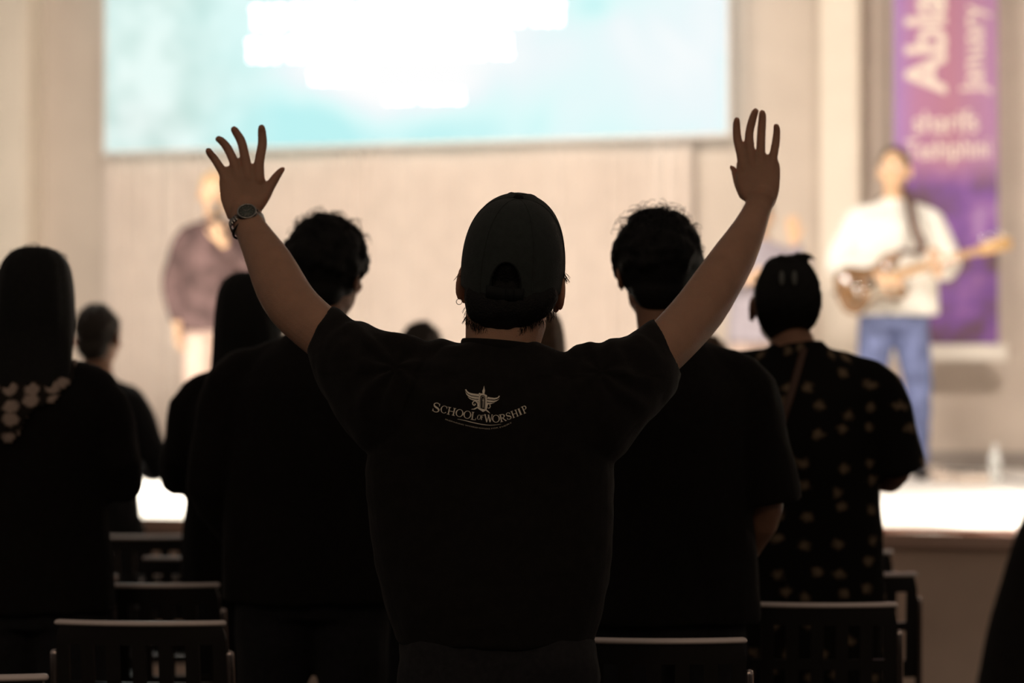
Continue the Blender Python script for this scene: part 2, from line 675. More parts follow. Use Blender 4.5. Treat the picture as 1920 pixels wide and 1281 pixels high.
# lower field: photographic blotches of brown, magenta and deep violet
nz = nt.nodes.new('ShaderNodeTexNoise')
nz.inputs['Scale'].default_value = 3.4
nz.inputs['Detail'].default_value = 3
nt.links.new(tc.outputs['Object'], nz.inputs['Vector'])
rn = nt.nodes.new('ShaderNodeValToRGB')
e = rn.color_ramp.elements
e[0].position, e[0].color = .30, (.085, .055, .075, 1)
e[1].position, e[1].color = .72, (.45, .30, .50, 1)
for p_, c_ in ((.42, (.15, .085, .115)), (.52, (.19, .085, .30)), (.6, (.27, .13, .34))):
    q = e.new(p_); q.color = (*c_, 1)
nt.links.new(nz.outputs['Fac'], rn.inputs['Fac'])
mx = nt.nodes.new('ShaderNodeMix'); mx.data_type = 'RGBA'
zsplit = wall_hit(1780, 325, BD).z - zb0
mz = nt.nodes.new('ShaderNodeMath'); mz.operation = 'MULTIPLY_ADD'; mz.use_clamp = True
nt.links.new(sep.outputs['Z'], mz.inputs[0]); mz.inputs[1].default_value = 6.0; mz.inputs[2].default_value = -6.0 * zsplit + .5
nt.links.new(mz.outputs[0], mx.inputs[0])
nt.links.new(rn.outputs['Color'], mx.inputs[6])
nt.links.new(rx.outputs['Color'], mx.inputs[7])
nt.links.new(mx.outputs[2], b.inputs['Base Color'])
bm = bmesh.new()
sbox(bm, ub0, ub1, VW - BD - .002, VW - BD + .002, zb0, ztop)
link('banner_fabric', tomesh(bm, 'banner_fabric'), pm, ban, False)
bm = bmesh.new()
r0, r1 = wall_hit(1735, 680, BD), wall_hit(1884, 650, BD)
sbox(bm, ub0 - .02, ub1 + .05, VW - BD - .03, VW - BD + .04, zb0 - .09, zb0 + .005, .008)
link('bottom_rail', tomesh(bm, 'bottom_rail'), mat('white_rail', (.78, .72, .64), .6), ban, False)
bm = bmesh.new()
sbox(bm, ub0 - .02, ub1 + .02, VW - BD - .02, VW - BD + .02, ztop - .01, ztop + .04, .008)
link('top_rail', tomesh(bm, 'top_rail'), M['steel'], ban, False)
for ue in (ub0 + .15, ub1 - .15):
    bm = bmesh.new()
    sbox(bm, ue - .01, ue + .01, VW - BD + .021, VW - .002, ztop + .005, ztop + .025)
    link('wall_arm', tomesh(bm, 'wall_arm'), M['steel'], ban, False)


def flat_text(txt, size, bold=0.0):
    cu_ = bpy.data.curves.new('t', 'FONT')
    cu_.body = txt
    cu_.size = size
    cu_.offset = bold
    cu_.align_x = 'LEFT'
    cu_.extrude = .0008
    o_ = bpy.data.objects.new('t', cu_)
    col.objects.link(o_)
    dg = bpy.context.evaluated_depsgraph_get()
    dg.update()
    me = bpy.data.meshes.new_from_object(o_.evaluated_get(dg))
    bpy.data.objects.remove(o_)
    return me


lm = mat('pale_lettering', (.80, .68, .60), .7)


def banner_text(txt, px0, py0, px1, py1, up, name='banner_lettering', bold=.006):
    """fit the word in the measured rectangle; up: reads from bottom to top"""
    me = flat_text(txt, 1.0, bold)
    xs = [v.co.x for v in me.vertices]
    ys = [v.co.y for v in me.vertices]
    x0, x1, y0, y1 = min(xs), max(xs), min(ys), max(ys)
    A, B = wall_hit(px0, py1, BD), wall_hit(px1, py0, BD)
    ua, ub = uv_of(A)[0], uv_of(B)[0]
    za, zc = A.z, B.z
    for v in me.vertices:
        s, t = (v.co.x - x0) / (x1 - x0), (v.co.y - y0) / (y1 - y0)
        if up:
            s, t = 1 - t, s
        v.co = S(ua + (ub - ua) * s, VW - BD - .006 - v.co.z, za + (zc - za) * t)
    link(name, me, lm, ban, False)


banner_text('Abla', 1697, -20, 1775, 180, True, bold=.03)
banner_text('January', 1800, 8, 1858, 178, True, bold=.012)
banner_text('sharifs', 1713, 205, 1834, 250, False, bold=.012)
banner_text('Teshiphini', 1698, 258, 1856, 312, False, bold=.012)


# ---------------------------------------------------------------- people
def hand(bm, W, D, Nn, thumb, curl=.25, spread=.12, sc_=1.0, curls=None):
    """W wrist, D towards the fingertips, Nn out of the back of the hand, thumb: +1/-1 along D x Nn"""
    D = D.normalized()
    Nn = (Nn - D * Nn.dot(D)).normalized()
    T = D.cross(Nn).normalized() * thumb          # towards the thumb side
    s = sc_
    tube(bm, [(*(W - D * .01 * s), .027 * s, .019 * s), (*(W + D * .03 * s), .034 * s, .016 * s), (*(W + D * .065 * s), .041 * s, .014 * s),
              (*(W + D * .092 * s), .041 * s, .012 * s)], n=18, side=T, smooth=2)
    for i, (off, ln, r) in enumerate(((.031, .070, .0088), (.0105, .079, .0090), (-.0105, .073, .0086), (-.030, .056, .0078))):
        cu_ = curls[i] if curls else curl
        dirn = (D + T * (off / .031) * spread).normalized()
        p = W + D * .088 * s + T * off * s
        pts = [(*p, r * s * 1.05)]
        a = 0
        for seg, k in ((.44, .5), (.31, 1.1), (.25, .8)):
            a += cu_ * k
            p = p + (dirn * cos(a) - Nn * sin(a)) * ln * seg * s
            pts.append((*p, r * s * (1.0 if seg > .3 else .82)))
        tube(bm, pts, n=10, smooth=2)
    p = W + D * .02 * s + T * .024 * s
    d1 = (D * .72 + T * .62 - Nn * .25).normalized()
    q = p + d1 * .042 * s
    q2 = q + (D * .85 + T * .35 - Nn * .35).normalized() * .032 * s
    q3 = q2 + (D * .93 + T * .1 - Nn * .4).normalized() * .024 * s
    tube(bm, [(*p, .014 * s), (*q, .0115 * s), (*q2, .0098 * s), (*q3, .0075 * s)], n=10, smooth=2)


def head_mesh(bm, Hm, k=1.0, sk=1.0, earz=0.0):
    """head in its own frame: origin at the centre of the skull, +Y the face, +Z the crown"""
    R = Hm.to_3x3()

    def e(c, r, rr=None):
        ell(bm, Hm @ (Vector(c) * k), [x * k for x in r], (R @ rr) if rr is not None else R, 24)
    e((0, -.008, .015), (.077 * sk, .097 * sk, .100 * sk))
    e((0, .030, -.045), (.060, .062, .068))
    e((0, .052, -.088), (.034, .034, .024))           # chin
    e((.036, .008, -.065), (.026, .045, .030))
    e((-.036, .008, -.065), (.026, .045, .030))
    e((0, .082, .038), (.052, .018, .020))            # brow
    e((0, .099, -.018), (.011, .018, .026))           # nose
    e((0, .108, -.032), (.015, .012, .010))
    e((0, .088, -.060), (.024, .012, .0065))          # lips
    e((0, .087, -.070), (.020, .012, .0065))
    for s in (-1, 1):
        e((s * .040, .068, -.022), (.020, .020, .018))
        ear_rot = Matrix.Rotation(s * radians(24), 3, 'Z') @ Matrix.Rotation(radians(-10), 3, 'X')
        c = Vector((s * .083, -.004, -.012 + earz))
        e(c, (.0065, .019, .033), ear_rot)
        # helix and lobe
        pts = []
        for i in range(9):
            a = radians(-70 + 32 * i)
            q = c + ear_rot @ Vector((s * .003, -.019 * cos(a) * 1.0, .031 * sin(a)))
            pts.append((*(Hm @ (q * k)), .0048 * k))
        tube(bm, pts, n=8, smooth=2)
        e(c + ear_rot @ Vector((0, .008, -.030)), (.005, .009, .009), ear_rot)


def eyes(parent, Hm, k=1.0):
    for s in (-1, 1):
        bm = bmesh.new()
        ell(bm, Hm @ (Vector((s * .031, .079, .008)) * k), [.0125 * k] * 3, None, 14)
        ell(bm, Hm @ (Vector((s * .031, .0895, .008)) * k), [.0055 * k, .0025 * k, .0055 * k], Hm.to_3x3(), 10)
        link('eye', tomesh(bm, 'eye'), M['eye'], parent)


def curls(bm, surf, n, r, ln, rnd, spread=1.0):
    """thin curved strands standing off a head of hair"""
    for i in range(n):
        c, nn = surf(rnd)
        t = nn.cross(Vector((rnd.uniform(-1, 1), rnd.uniform(-1, 1), rnd.uniform(-1, 1)))).normalized()
        L = ln * rnd.uniform(.5, 1.3)
        pts = []
        for j in range(5):
            s = j / 4
            q = c + nn * (L * (sin(s * 2.2) * .6) - .006) + t * (L * (1 - cos(s * 2.6)) * .45 * spread)
            pts.append((*q, r * (1 - .5 * s)))
        tube(bm, pts, n=4, smooth=1, round0=False, round1=False)


def hair_mesh(kind, Hm, k, rnd, body_dir=None):
    R = Hm.to_3x3()
    bm = bmesh.new()

    def surf_on(c, r, ylim=.55, zlim=-.5):
        def f(q):
            while True:
                v = Vector((q.gauss(0, 1), q.gauss(0, 1), q.gauss(0, 1))).normalized()
                if v.y < ylim and v.z > zlim:
                    break
            p = Vector((c[0] + v.x * r[0], c[1] + v.y * r[1], c[2] + v.z * r[2]))
            n = Vector((v.x / r[0], v.y / r[1], v.z / r[2])).normalized()
            return Hm @ (p * k), R @ n
        return f
    if kind == 'curly':
        c, r = (0, -.020, .024), (.096, .102, .108)
        ell(bm, Hm @ (Vector(c) * k), [x * k for x in r], R, 28)
        ell(bm, Hm @ (Vector((0, -.045, -.045)) * k), [x * k for x in (.070, .055, .062)], R, 20)
        sf = surf_on(c, r, .45, -.3)
        for i in range(190):
            p, n = sf(rnd)
            ell(bm, p - n * .004, [rnd.uniform(.010, .019) * k] * 3, None, 8)
        me = remesh(bm, .006, 2, .5, 'hair')
        bm = bmesh.new()
        bm.from_mesh(me)
        curls(bm, surf_on(c, tuple(x * 1.05 for x in r), .5, .05), 240, .0009, .020, rnd)
        curls(bm, surf_on(c, tuple(x * 1.05 for x in r), .3, .55), 110, .0009, .036, rnd)
        return tomesh(bm, 'hair')
    if kind == 'short' or kind == 'bun':
        c, r = (0, -.020, .028), (.084, .095, .096)
        ell(bm, Hm @ (Vector(c) * k), [x * k for x in r], R, 28)
        ell(bm, Hm @ (Vector((0, -.050, -.040)) * k), [x * k for x in (.066, .048, .060)], R, 20)
        if kind == 'bun':
            # plaited rows drawn up to a knot
            for a in range(-5, 6):
                pts = []
                for j in range(9):
                    t = j / 8
                    ang = radians(-62 + 148 * t)
                    x = a * .0155 * cos((t - .42) * 2.0)
                    pts.append((*(Hm @ (Vector((x * 1.08, -.020 - .101 * cos(ang), .028 + .101 * sin(ang))) * k)), .0085 * k * (.8 + .2 * sin(j * 3.1))))
                tube(bm, pts, n=8, smooth=2)
            ell(bm, Hm @ (Vector((.012, -.035, .122)) * k), [.032 * k, .030 * k, .018 * k], R, 14)
            for j in range(9):
                a = j * .72
                q = Vector((.012 + .03 * cos(a), -.035 + .026 * sin(a), .124 + .010 * sin(a * 2)))
                ell(bm, Hm @ (q * k), [.012 * k] * 3, R, 8)
            tube(bm, [(*(Hm @ (Vector((.02, -.04, .130)) * k)), .010 * k), (*(Hm @ (Vector((.05, -.05, .142)) * k)), .008 * k), (*(Hm @ (Vector((.075, -.055, .128)) * k)), .004 * k)], n=8)
        else:
            sf = surf_on(c, r, .4, -.2)
            for i in range(60):
                p, n = sf(rnd)
                ell(bm, p - n * .006, [rnd.uniform(.010, .016) * k] * 3, None, 8)
        me = remesh(bm, .006, 3, .5, 'hair')
        bm = bmesh.new()
        bm.from_mesh(me)
        curls(bm, surf_on(c, tuple(x * 1.03 for x in r), .5, .1), 90, .0009, .018, rnd)
        return tomesh(bm, 'hair')
    if kind == 'long':
        # straight hair falling over the back
        rows = [(0, -.018, .126, .010, .010), (0, -.020, .118, .050, .055), (0, -.022, .085, .083, .088), (0, -.024, .03, .097, .100),
                (0, -.030, -.04, .103, .095), (0, -.048, -.10, .104, .072), (0, -.070, -.17, .106, .052), (0, -.085, -.23, .102, .042),
                (0, -.092, -.285, .088, .034), (0, -.094, -.315, .060, .024), (0, -.094, -.33, .03, .012)]
        rows = cr(rows, 4)
        rr = []
        for x, y, z, a, b in rows:
            ring = []
            for i in range(40):
                t = 2 * pi * i / 40
                w = 1 + .015 * sin(t * 13)
                ring.append(Hm @ (Vector((x + a * w * cos(t), y + b * w * sin(t), z)) * k))
            rr.append(ring)
        rings(bm, rr)
        me = remesh(bm, .006, 2, .5, 'hair')
        bm = bmesh.new()
        bm.from_mesh(me)
        curls(bm, surf_on((0, -.022, .03), (.098, .102, .10), .4, .6), 60, .0008, .02, rnd)
        return tomesh(bm, 'hair')
    ell(bm, Hm @ (Vector((0, -.020, .028)) * k), [x * k for x in (.082, .093, .094)], R, 24)
    return tomesh(bm, 'hair')


def person(label, loc, yaw=0.0, H=1.75, wide=1.0, arms=None, shirt='black_cotton', sleeve='short', trousers='black_denim',
           hair='short', hair_m='hair', skin='skin_dark', head=(0, 0, 0), headk=1.0, hem=.84, seed=1, group=None, lean=0.0,
           shoes='shoe', loose=1.0, headoff=(0, 0, 0), voxel=.0065, drop=0.0, sleeve_m=None, fold=.010, stance=.10, slen=.86):
    """a standing figure. Local frame: faces +Y, +X is its right hand. arms: {side: (elbow, wrist, hand dir, back-of-hand normal, curl)}"""
    rnd = random.Random(seed)
    root = empty('person', loc, label, 'person', group, rz=yaw)
    W = Matrix.Translation(loc) @ Matrix.Rotation(yaw, 4, 'Z')
    h = H / 1.75
    w = wide

    def L(x, y, z):
        # small forward lean above the waist
        y2 = y + max(0, z - 1.0) * lean
        return W @ Vector((x * h, y2 * h, (z - (drop if z > .5 else 0)) * h))
    arms = arms or {}
    full = {}
    for s in (-1, 1):
        full[s] = arms.get(s, ((s * (.255 * w), -.01, 1.13), (s * (.27 * w), .07, .89), (0, .15, -1), (s, 0, 0), .35))
    # ---- body
    bm = bmesh.new()
    rows = [(0, 0, .86, .14 * w, .10), (0, 0, .94, .165 * w, .110), (0, 0, 1.02, .152 * w, .105), (0, 0, 1.10, .145 * w, .100), (0, .005, 1.22, .160 * w, .108),
            (0, .002, 1.33, .175 * w, .108), (0, -.005, 1.375, .160 * w, .088), (0, -.012, 1.435, .100 * w, .068), (0, -.01, 1.49, .062, .06)]
    rows = cr(rows, 2)
    rr = []
    for x, y, z, a, b in rows:
        rr.append([L(x + a * cos(2 * pi * i / 28), y + b * sin(2 * pi * i / 28), z) for i in range(28)])
    rings(bm, rr)
    Hc = L(headoff[0], .015 + headoff[1], 1.635 + headoff[2])
    Hm = Matrix.Translation(Hc) @ Matrix.Rotation(yaw, 4, 'Z') @ Matrix.Rotation(head[2], 4, 'Z') @ Matrix.Rotation(-head[0], 4, 'X') @ Matrix.Rotation(head[1], 4, 'Y')
    k = h * headk
    nb = Hm @ (Vector((0, -.012, -.06)) * k)
    tube(bm, [(*L(0, -.01, 1.44), .062 * h), (*L(headoff[0] * .3, -.005, 1.49), .056 * h), (*nb, .055 * h)], n=20, smooth=2)
    head_mesh(bm, Hm, k)
    for s in (-1, 1):
        el, wr, hd, hn, cu_ = full[s]
        E, Wr = L(*el), L(*wr)
        sh = L(s * .168 * w, -.005, 1.352)
        tube(bm, [(*L(s * .12 * w, 0, 1.365), .045 * h), (*sh, .047 * h), (*(sh.lerp(E, .5)), .045 * h * (1 + (w - 1) * .6)), (*E, .038 * h), (*(E.lerp(Wr, .3)), .040 * h),
                  (*(E.lerp(Wr, .7)), .030 * h), (*Wr, .025 * h)], n=16, smooth=2)
        Wn = W.to_3x3()
        hand(bm, Wr, Wn @ Vector(hd), Wn @ Vector(hn), s, curl=cu_, sc_=h)
        hx = s * stance
        tube(bm, [(*L(s * .085, 0, .90), .088 * h), (*L(s * .09, .0, .78), .085 * h), (*L(hx, .01, .52), .058 * h), (*L(hx, .012, .48), .055 * h),
                  (*L(hx, -.015, .34), .055 * h), (*L(hx, -.01, .12), .036 * h), (*L(hx, 0, .06), .036 * h)], n=16, smooth=2)
        tube(bm, [(*L(hx, -.02, .045), .032 * h), (*L(hx, .08, .04), .030 * h), (*L(hx, .15, .03), .022 * h)], n=12, smooth=2)
    link('body', remesh(bm, voxel, 3, .5), M[skin], root)
    eyes(root, Hm, k)
    # ---- top
    bm = bmesh.new()
    o = .020 * loose
    rows = [(0, 0, hem, .165 * w + o * 1.5, .115 + o * 1.2), (0, 0, .94, .165 * w + o * 1.4, .112 + o), (0, 0, 1.06, .155 * w + o * 1.5, .108 + o), (0, 0, 1.22, .168 * w + o, .112 + o),
            (0, 0, 1.34, .182 * w + o * .9, .112 + o * .9), (0, -.004, 1.385, .170 * w + o * .5, .096 + o * .8), (0, -.010, 1.428, .140 * w, .086 + o * .3), (0, -.012, 1.460, .100, .077), (0, -.012, 1.480, .076, .068), (0, -.012, 1.492, .068, .064)]
    if hem > .9:
        rows = [rows[0]] + rows[2:]
    rows = cr(rows, 3)
    rr = [[L(x + a * cos(2 * pi * i / 36), y + b * sin(2 * pi * i / 36), z) for i in range(36)] for x, y, z, a, b in rows]
    rings(bm, rr)
    for s in (-1, 1):
        el, wr, hd, hn, cu_ = full[s]
        E, Wr = L(*el), L(*wr)
        sh = L(s * .176 * w, -.005, 1.355)
        rs = (.050 + .016 * loose) * h * (1 + (w - 1) * .5)
        if sleeve == 'short':
            e1 = sh.lerp(E, slen)
            dd = (E - sh).normalized()
            pts = [(*L(s * .055 * w, -.005, 1.430), .050 * h), (*L(s * .125 * w, 0, 1.395), .066 * h), (*sh, rs * .97), (*sh.lerp(E, .45), rs * 1.02), (*e1, rs * 1.06)]
            tube(bm, pts, n=20, smooth=2, round1=False)
        else:
            pts = [(*L(s * .055 * w, -.005, 1.430), .050 * h), (*L(s * .125 * w, 0, 1.395), .066 * h), (*sh, rs * .97), (*sh.lerp(E, .5), rs * .95), (*E, rs * .82), (*E.lerp(Wr, .5), rs * .72), (*E.lerp(Wr, .93), rs * .55)]
            tube(bm, pts, n=20, smooth=2, round1=False)
    me = remesh(bm, voxel * 1.15, 4, .5, 'top')
    me.update()
    wrinkle(me, fold, 7, seed * 3.1, (1, 1, .6))
    wrinkle(me, fold * .5, 19, seed * 1.3, (1, 1, .5))
    top = link('shirt' if sleeve == 'short' else 'long_sleeved_top', me, M[shirt], root)
    # ---- trousers
    bm = bmesh.new()
    rr = [[L(a * cos(2 * pi * i / 28), b * sin(2 * pi * i / 28), z) for i in range(28)] for z, a, b in
          ((.80, .165 * w, .115), (.86, .172 * w, .122), (.94, .172 * w, .118), (1.0, .16 * w, .113))]
    rings(bm, rr)
    for s in (-1, 1):
        hx = s * stance
        tube(bm, [(*L(s * .085, 0, .90), .095 * h), (*L(s * .092, 0, .76), .098 * h), (*L(hx, .01, .50), .074 * h), (*L(hx, -.01, .30), .068 * h),
                  (*L(hx, -.005, .10), .060 * h), (*L(hx, 0, .075), .058 * h)], n=18, smooth=2, round1=False)
    me = remesh(bm, voxel * 1.3, 3, .5, 'trousers')
    wrinkle(me, .006, 14, seed, (1, 1, .8))
    link('trousers', me, M[trousers], root)
    for s in (-1, 1):
        bm = bmesh.new()
        hx = s * stance
        tube(bm, [(*L(hx, -.055, .045), .036 * h, .036 * h), (*L(hx, -.02, .062), .040 * h, .046 * h), (*L(hx, .06, .048), .042 * h, .040 * h), (*L(hx, .13, .036), .044 * h, .028 * h),
                  (*L(hx, .18, .028), .034 * h, .020 * h)], n=16, side=W.to_3x3() @ Vector((1, 0, 0)), smooth=2)
        bm.verts.ensure_lookup_table()
        z0 = loc[2] + .004
        for v in bm.verts:
            v.co.z = max(v.co.z, z0)
        link('shoe', tomesh(bm, 'shoe'), M[shoes], root)
    if hair:
        link('hair', hair_mesh(hair, Hm, k, rnd), M[hair_m], root)
    return root, L, Hm, top


# ---------------------------------------------------------------- the worshipper with both arms raised
D0 = 4.66
mroot_p = P(930, 1300, D0)
man = empty('person', (mroot_p.x, mroot_p.y, 0), 'person with both arms spread high, in a dark cap and a printed black T-shirt', 'person')


def Q(px, py, d, wpx, wpx2=None):
    p = P(px, py, d)
    r = wpx / 2 * d / FPX
    return (*p, r) if wpx2 is None else (*p, r, wpx2 / 2 * d / FPX)


bm = bmesh.new()
# torso under the shirt
def mrow(xa, xb, py, dep, z_thick):
    a, b = P(xa, py, D0), P(xb, py, D0)
    return ((a.x + b.x) / 2, (a.y + b.y) / 2 + dep, (a.z + b.z) / 2, (b.x - a.x) / 2, z_thick)
loft(bm, [mrow(765, 1095, 1290, .02, .105), mrow(775, 1085, 1150, .02, .10), mrow(750, 1100, 950, .015, .105), mrow(735, 1120, 830, .0, .11), mrow(740, 1130, 740, 0, .105),
          mrow(770, 1110, 690, 0, .085), mrow(860, 1025, 658, 0, .062)], smooth=2)
tube(bm, [Q(938, 700, D0, 140), Q(940, 655, D0, 136), Q(948, 606, D0 + .012, 152), Q(952, 560, D0 + .03, 150)], n=24, smooth=2)
HC = P(964, 489, D0 + .015)
HM = Matrix.Translation(HC) @ Matrix.Rotation(radians(5), 4, 'Y') @ Matrix.Rotation(radians(10), 4, 'X') @ Matrix.Rotation(radians(-6), 4, 'Z')
head_mesh(bm, HM, 1.09, .93, -.034)
# arms (shoulder, elbow, wrist measured in the photo; depth from the true limb lengths)
tube(bm, [Q(800, 720, D0, 105), Q(735, 705, D0 + .01, 112), Q(660, 662, D0 + .07, 104), Q(615, 632, D0 + .12, 98), Q(578, 602, D0 + .165, 97), Q(548, 572, D0 + .20, 99), Q(526, 536, D0 + .24, 97),
          Q(506, 494, D0 + .28, 87), Q(483, 452, D0 + .33, 69), Q(463, 415, D0 + .37, 56), Q(460, 395, D0 + .385, 60)], n=24, smooth=2)
tube(bm, [Q(1080, 730, D0, 105), Q(1135, 720, D0 + .01, 114), Q(1200, 688, D0 + .06, 104), Q(1240, 657, D0 + .10, 98), Q(1277, 620, D0 + .15, 98), Q(1312, 580, D0 + .20, 98), Q(1344, 532, D0 + .24, 92),
          Q(1377, 480, D0 + .29, 82), Q(1404, 430, D0 + .34, 63), Q(1421, 390, D0 + .38, 51), Q(1427, 372, D0 + .39, 55)], n=24, smooth=2)
ell(bm, P(1338, 592, D0 + .215), (.016, .018, .016))
# hands: palms turned to the stage, backs to us
TOE = Vector((1, 0, 0))


def palm(outline, d, th):
    """outline: rows (pxl, pxr, py, depth offset, thickness mm)"""
    rr = []
    for xl, xr, yl, yr, dd, t in cr(outline, 3):
        a, b = P(xl, yl, d + dd), P(xr, yr, d + dd)
        c, hx = (a + b) / 2, (b - a) / 2
        ring = []
        for i in range(20):
            an = 2 * pi * i / 20
            ca, sa = cos(an), sin(an)
            ca = math.copysign(abs(ca) ** .8, ca)
            sa = math.copysign(abs(sa) ** .8, sa)
            ring.append(c + hx * ca + Vector((0, 1, 0)) * (t * th * sa))
        rr.append(ring)
    rings(bm, rr)


dl = D0 + .385
palm([(428, 492, 412, 404, 0, 1.25), (422, 489, 398, 394, .0, 1.2), (414, 497, 375, 378, .005, 1.1), (411, 500, 352, 358, .01, 1.0), (411, 497, 334, 336, .014, .9), (416, 492, 320, 318, .018, .75), (424, 484, 312, 308, .02, .5)], dl, .0150)
for pts in ([Q(424, 340, dl + .01, 19), Q(417, 322, dl + .015, 17.5), Q(404, 301, dl + .022, 16), Q(395, 289, dl + .018, 15), Q(391, 283, dl + .012, 13)],
            [Q(446, 335, dl + .01, 21), Q(440, 308, dl + .015, 18.5), Q(428, 280, dl + .025, 17.5), Q(416, 265, dl + .022, 15.5), Q(410, 261, dl + .018, 13.5)],
            [Q(466, 335, dl + .01, 22), Q(461, 303, dl + .015, 19), Q(453, 267, dl + .027, 18), Q(443, 249, dl + .026, 16), Q(439, 243, dl + .022, 14)],
            [Q(486, 338, dl + .01, 22), Q(486, 305, dl + .015, 19.5), Q(492, 271, dl + .026, 18.5), Q(491, 248, dl + .026, 16.5), Q(490.5, 240, dl + .022, 14)],
            [Q(481, 385, dl + .0, 30), Q(496, 367, dl + .01, 24), Q(506, 350, dl + .016, 20), Q(517, 333, dl + .02, 17), Q(527, 320, dl + .02, 12), Q(531, 317, dl + .02, 9)]):
    tube(bm, pts, n=12, smooth=3)
dr = D0 + .39
palm([(1404, 1450, 388, 388, 0, 1.25), (1394, 1455, 374, 379, .0, 1.2), (1384, 1461, 354, 358, .005, 1.1), (1380.5, 1463, 332, 334, .01, 1.0), (1380, 1463, 312, 314, .014, .9), (1383, 1460, 298, 302, .018, .75), (1389, 1454, 288, 293, .02, .5)], dr, .0150)
for pts in ([Q(1395, 318, dr + .01, 20), Q(1389, 288, dr + .015, 18), Q(1382, 258, dr + .024, 17), Q(1381, 234, dr + .022, 15), Q(1381.5, 226, dr + .018, 13)],
            [Q(1410, 315, dr + .01, 20), Q(1406.5, 284, dr + .012, 18.5), Q(1405, 250, dr + .016, 17), Q(1412.5, 219, dr + .012, 15.5), Q(1416.5, 209, dr + .008, 13)],
            [Q(1428, 315, dr + .01, 20), Q(1426.5, 284, dr + .018, 18), Q(1427.5, 250, dr + .033, 17), Q(1429.5, 220, dr + .036, 15.5), Q(1429, 212, dr + .033, 13)],
            [Q(1446, 320, dr + .01, 20), Q(1450, 293, dr + .015, 17), Q(1455, 265, dr + .022, 16), Q(1456.5, 245, dr + .02, 14), Q(1455.5, 237, dr + .016, 12)],
            [Q(1398, 362, dr + .01, 30), Q(1386, 345, dr + .02, 20), Q(1379, 328, dr + .03, 14), Q(1375, 317, dr + .034, 11), Q(1371, 314, dr + .034, 8.5)]):
    tube(bm, pts, n=12, smooth=3)
# legs
for s, xa in ((-1, 845), (1, 1020)):
    hx = P(xa, 1300, D0).x
    y0 = mroot_p.y
    tube(bm, [(hx, y0, .90, .09), (hx, y0, .78, .085), (hx + s * .02, y0 + .01, .50, .057), (hx + s * .02, y0 - .015, .34, .055), (hx + s * .02, y0 - .01, .10, .036)], n=18, smooth=3)
    tube(bm, [(hx + s * .02, y0 - .03, .045, .032), (hx + s * .03, y0 + .08, .04, .030), (hx + s * .035, y0 + .16, .03, .022)], n=12, smooth=2)
body = link('body', remesh(bm, .0030, 3, .5), M['skin'], man)
eyes(man, HM, 1.09)

# ---- T-shirt
bm = bmesh.new()
loft(bm, [mrow(748, 1112, 1205, .02, .125), mrow(724, 1130, 1140, .02, .130), mrow(703, 1145, 1060, .02, .130), mrow(690, 1151, 960, .018, .130), mrow(686, 1153, 890, .015, .130),
          mrow(694, 1150, 820, .006, .130), mrow(712, 1140, 760, 0, .125), mrow(735, 1120, 712, 0, .112), mrow(765, 1095, 676, 0, .090), mrow(815, 1052, 655, 0, .078), mrow(862, 1018, 645, 0, .072), mrow(870, 1010, 641, 0, .066)],
     n=48, power=2.25, smooth=3)
# yoke and shoulders
tube(bm, [Q(870, 700, D0 - .01, 110), Q(820, 694, D0, 112), Q(760, 690, D0 + .0, 124), Q(705, 682, D0 + .015, 128), Q(660, 660, D0 + .06, 122)], n=26, smooth=3)
tube(bm, [Q(1000, 712, D0 - .01, 100), Q(1050, 722, D0, 100), Q(1095, 705, D0 + .0, 124), Q(1150, 700, D0 + .01, 130), Q(1195, 680, D0 + .05, 122)], n=26, smooth=3)


def sleeve(rows, inner):
    """rows: (x, y) of the upper edge, (x, y) of the lower edge, depth; hollow at the hem"""
    rr = []
    for xu, yu, xl, yl, d, dep in rows:
        a, b = P(xu, yu, d), P(xl, yl, d)
        c, hx = (a + b) / 2, (b - a) / 2
        nrm = Vector((0, 1, 0))
        rr.append([c + hx * cos(2 * pi * i / 32) + nrm * (dep * sin(2 * pi * i / 32)) for i in range(32)])
    rings(bm, rr)


def sl(keys, hollow):
    rows = cr(keys, 4)
    e = rows[-1]
    xu, yu, xl, yl, d, dep = e
    cx, cy = (xu + xl) / 2, (yu + yl) / 2
    f = hollow
    rim = (cx + (xu - cx) * f, cy + (yu - cy) * f, cx + (xl - cx) * f, cy + (yl - cy) * f, d, dep * f)
    q = keys[-2]
    cx2, cy2 = (q[0] + q[2]) / 2, (q[1] + q[3]) / 2
    hx, hy = (xu - xl) / 2 * f, (yu - yl) / 2 * f
    back = (cx + (cx2 - cx) * .8 + hx, cy + (cy2 - cy) * .8 + hy, cx + (cx2 - cx) * .8 - hx, cy + (cy2 - cy) * .8 - hy, d - .03, dep * f)
    sleeve(rows + [rim, back], None)


sl([(800, 650, 730, 860, D0, .10), (745, 632, 688, 850, D0 + .01, .095), (700, 618, 650, 806, D0 + .03, .085), (662, 600, 612, 745, D0 + .07, .076), (640, 583, 590, 700, D0 + .10, .070), (625, 573, 577, 662, D0 + .125, .064)], .87)
sl([(1055, 665, 1110, 880, D0, .10), (1110, 640, 1162, 862, D0 + .01, .095), (1160, 630, 1210, 806, D0 + .03, .085), (1196, 614, 1252, 757, D0 + .07, .078), (1213, 604, 1268, 728, D0 + .09, .072), (1226, 597, 1274, 703, D0 + .115, .066)], .87)
me = remesh(bm, .0040, 5, .5, 't_shirt')
